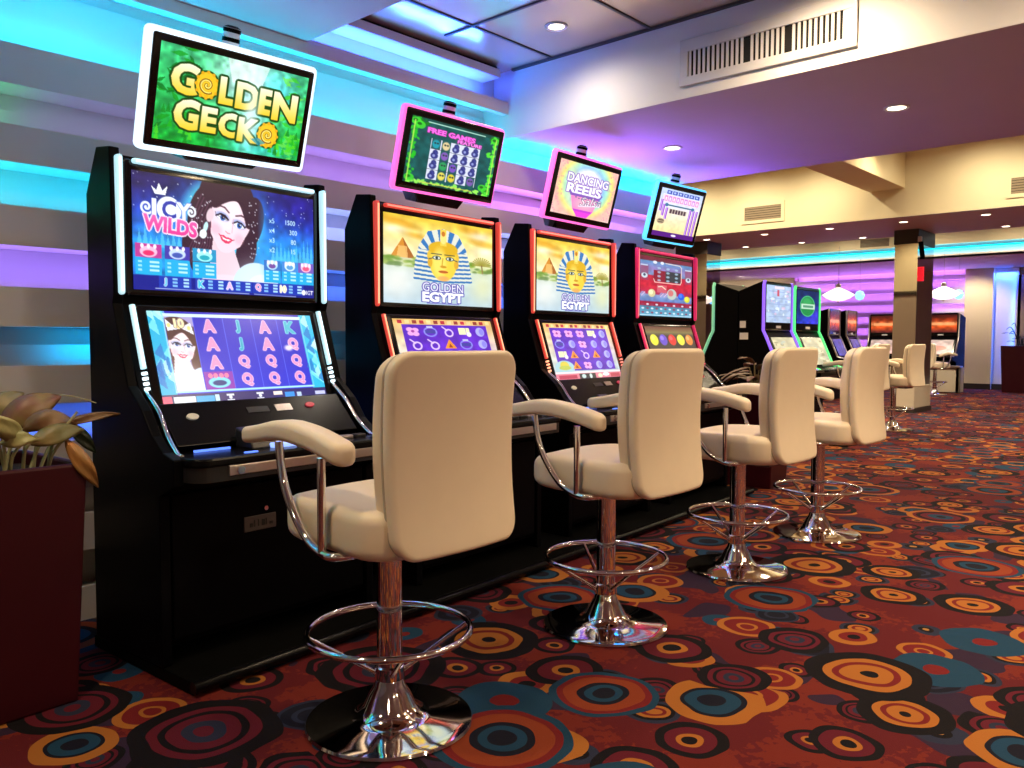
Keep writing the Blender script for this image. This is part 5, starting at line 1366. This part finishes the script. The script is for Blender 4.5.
# red sign that the pillar mirrors, and the camera on the pillar head
sg = thing('exit_light', 'small red lit sign box hanging by the far ceiling', 'sign', (17.2, 2.75, 2.42))
MB().box(-.02, .02, -.22, .22, -.14, .14).build('red_face', led('sign_red', (1, .02, .04), .9), sg, bevel=.01)
MB().box(-.01, .01, -.03, .03, .14, .41).build('hanger', M_trimdark, sg)
sc = thing('security_camera', 'small black security camera at the head of the mirrored pillar', 'camera', (13.44, 3.88, 2.62))
MB().box(-.03, .03, -.03, .02, .0, .08).build('mount', M_white, sc, bevel=.005)
MB().tube([(0, -.02, .0), (-.0, -.05, -.26)], .035, 12).build('camera_body', M_black, sc, smooth=True)

# ------------------------------------------------------------------ lighting
WARM = (1, .76, .48)
# LED coves in the fin wall: (fin index, x0, x1, colour, watts/m)
def cove(k, x0, x1, col, wpm):
    z = fins[k][1] - .022
    L = x1 - x0
    area(((x0 + x1) / 2, YW + .05, z), (L, 0, 0), (0, .03, 0), wpm * L, col, 170)
CY, PU, BL, GR, VI = (.0, .62, 1.0), (.30, .18, 1.0), (.05, .16, 1.0), (.05, 1.0, .22), (.36, .22, 1.0)
cove(0, -1.5, 3.6, CY, 2.0)
cove(0, 3.6, 5.5, (.0, .42, 1.0), 4.0)
cove(1, -1.5, .98, GR, .9)
cove(1, 1.0, 2.2, (.40, .36, 1.0), .35)
cove(1, 2.2, 5.5, VI, 1.2)
cove(2, -1.5, .85, GR, 1.7)
cove(2, .5, 2.1, CY, 1.7)
cove(2, 2.1, 5.5, (.25, .35, 1.0), 1.8)
cove(3, -1.5, 1.9, PU, 1.7)
cove(3, 2.0, 5.5, BL, 1.6)
cove(4, 1.15, 2.3, (.0, .45, 1.0), 2.2)
cove(5, .95, 2.0, BL, 2.0)
# cyan run under the top strip of the wall, shining at the recess back
area((.9, YW + .04, SN - .06), (5.0, 0, 0), (0, .02, .02), 7, CY, 175)
# blue cove of the ceiling recess
area((2.85, YW + .04, SN + .03), (1.2, 0, 0), (0, .05, .01), 9, (.03, .12, 1.0), 175)
# blue and magenta floods on top of the wall panels, washing the ceilings
area((4.6, YW + .05, 2.15), (1.8, 0, 0), (0, .03, .012), 10, (.0, .24, 1.0), 150)
area((4.4, YW + .05, 1.858), (1.6, 0, 0), (0, .03, .02), 3, (.7, .12, .9), 120)
area((.1, YW + .05, 2.15), (2.6, 0, 0), (0, .03, .016), 9, (.02, .36, 1.0), 150)
# unseen violet lamps added above the machine tops to tint the ceiling purple
for i_ in (2, 3):
    x_, y_ = mloc(i_, .568 if i_ < 3 else .5, .06)
    area((x_, y_, 1.78), (.22, 0, 0), (0, .05, .02), 5, (.30, .12, 1.0), 150)
# warm lamps in the ceilings over and behind the viewpoint
for x, y, z, w in ((3.27, 1.40, C1, 60), (3.27, .09, C1, 80), (3.27, -1.2, C1, 80), (1.6, -.6, SN, 95), (.6, -2.2, SN, 110), (-.9, -.6, SN, 70), (-1.2, 1.4, SN, 45), (.35, 1.9, SN, 55), (1.3, 1.9, SN, 22), (4.47, .1, S1, 85), (4.47, -1.3, S1, 85), (2.2, -3.0, SN, 110)):  # those near the left wall are added to brighten fins and plant
    spot(x, y, z - .03, w * (1.2 if z == C1 else 1.12), WARM, 172 if z == C1 else 150, 1.0)
# middle hall
for x in (6.8, 8.8, 10.6):
    for y in (-1.2, 1.2, 3.2, 5.4, 8.0):
        spot(x, y, 3.8, 105, WARM, 130, .8, .08)
for y in np.arange(-1.6, 12, 1.07):
    spot(11.35, float(y), 3.82, 112, (1, .85, .58), 168, 1.0, .06)
for y in np.arange(-1.3, 13, 1.6):
    spot(17.3, float(y), 3.56, 150, (1, .86, .60), 168, 1.0, .06)
for y in (1.0, 4.0, 7.0, 10.0):
    spot(16.2, y, 3.55, 110, WARM, 130, .8, .08)
spot(20.3, 5.0, S2 - .06, 110, (1, .84, .6), 80, .7, .05, aim=(BW - .1, 4.95, 1.6))  # added lamp without a fixture, warming the cream column
for y in (6.2, 8.2, 10.4):
    spot(6.3, y, 3.8, 120, (1, .82, .52), 150, .9, .06)  # added to brighten the cream corner wall that the pillar mirrors
for y in (10.2, 11.8):
    spot(20.0, y, S2 - .06, 110, (1, .84, .62), 110, .8, .05, aim=(BW, y, 1.6))  # added lamps without fixtures to brighten the taupe far wall
# cyan trough
area((X3 + .17, 5, S2 + .05), (0, 17, 0), (-.1, 0, 0), 48, (.05, .62, 1.0), 180)
# purple fins of the far wall
for k in range(9):
    z = 2.60 - .29 * k + .105
    area((BW + .08, 7.25, z), (0, 4.1, 0), (-.05, 0, 0), 11, (.50, .16, 1.0), 180)
area((BW - .25, 7.2, S2 - .06), (0, 4, 0), (.1, 0, 0), 14, (.5, .16, 1.0), 150)
area((BW - .10, 4.34, S2 - .1), (0, .4, 0), (.1, 0, 0), 14, (.03, .10, 1.0), 160)
area((BW - .06, 4.14, 1.4), (0, 0, 2.3), (.04, 0, 0), 12, (.03, .14, 1.0), 180)

w = bpy.data.worlds.new('world'); scene.world = w; w.use_nodes = True
w.node_tree.nodes['Background'].inputs[0].default_value = (.5, .45, .5, 1)
w.node_tree.nodes['Background'].inputs[1].default_value = .02
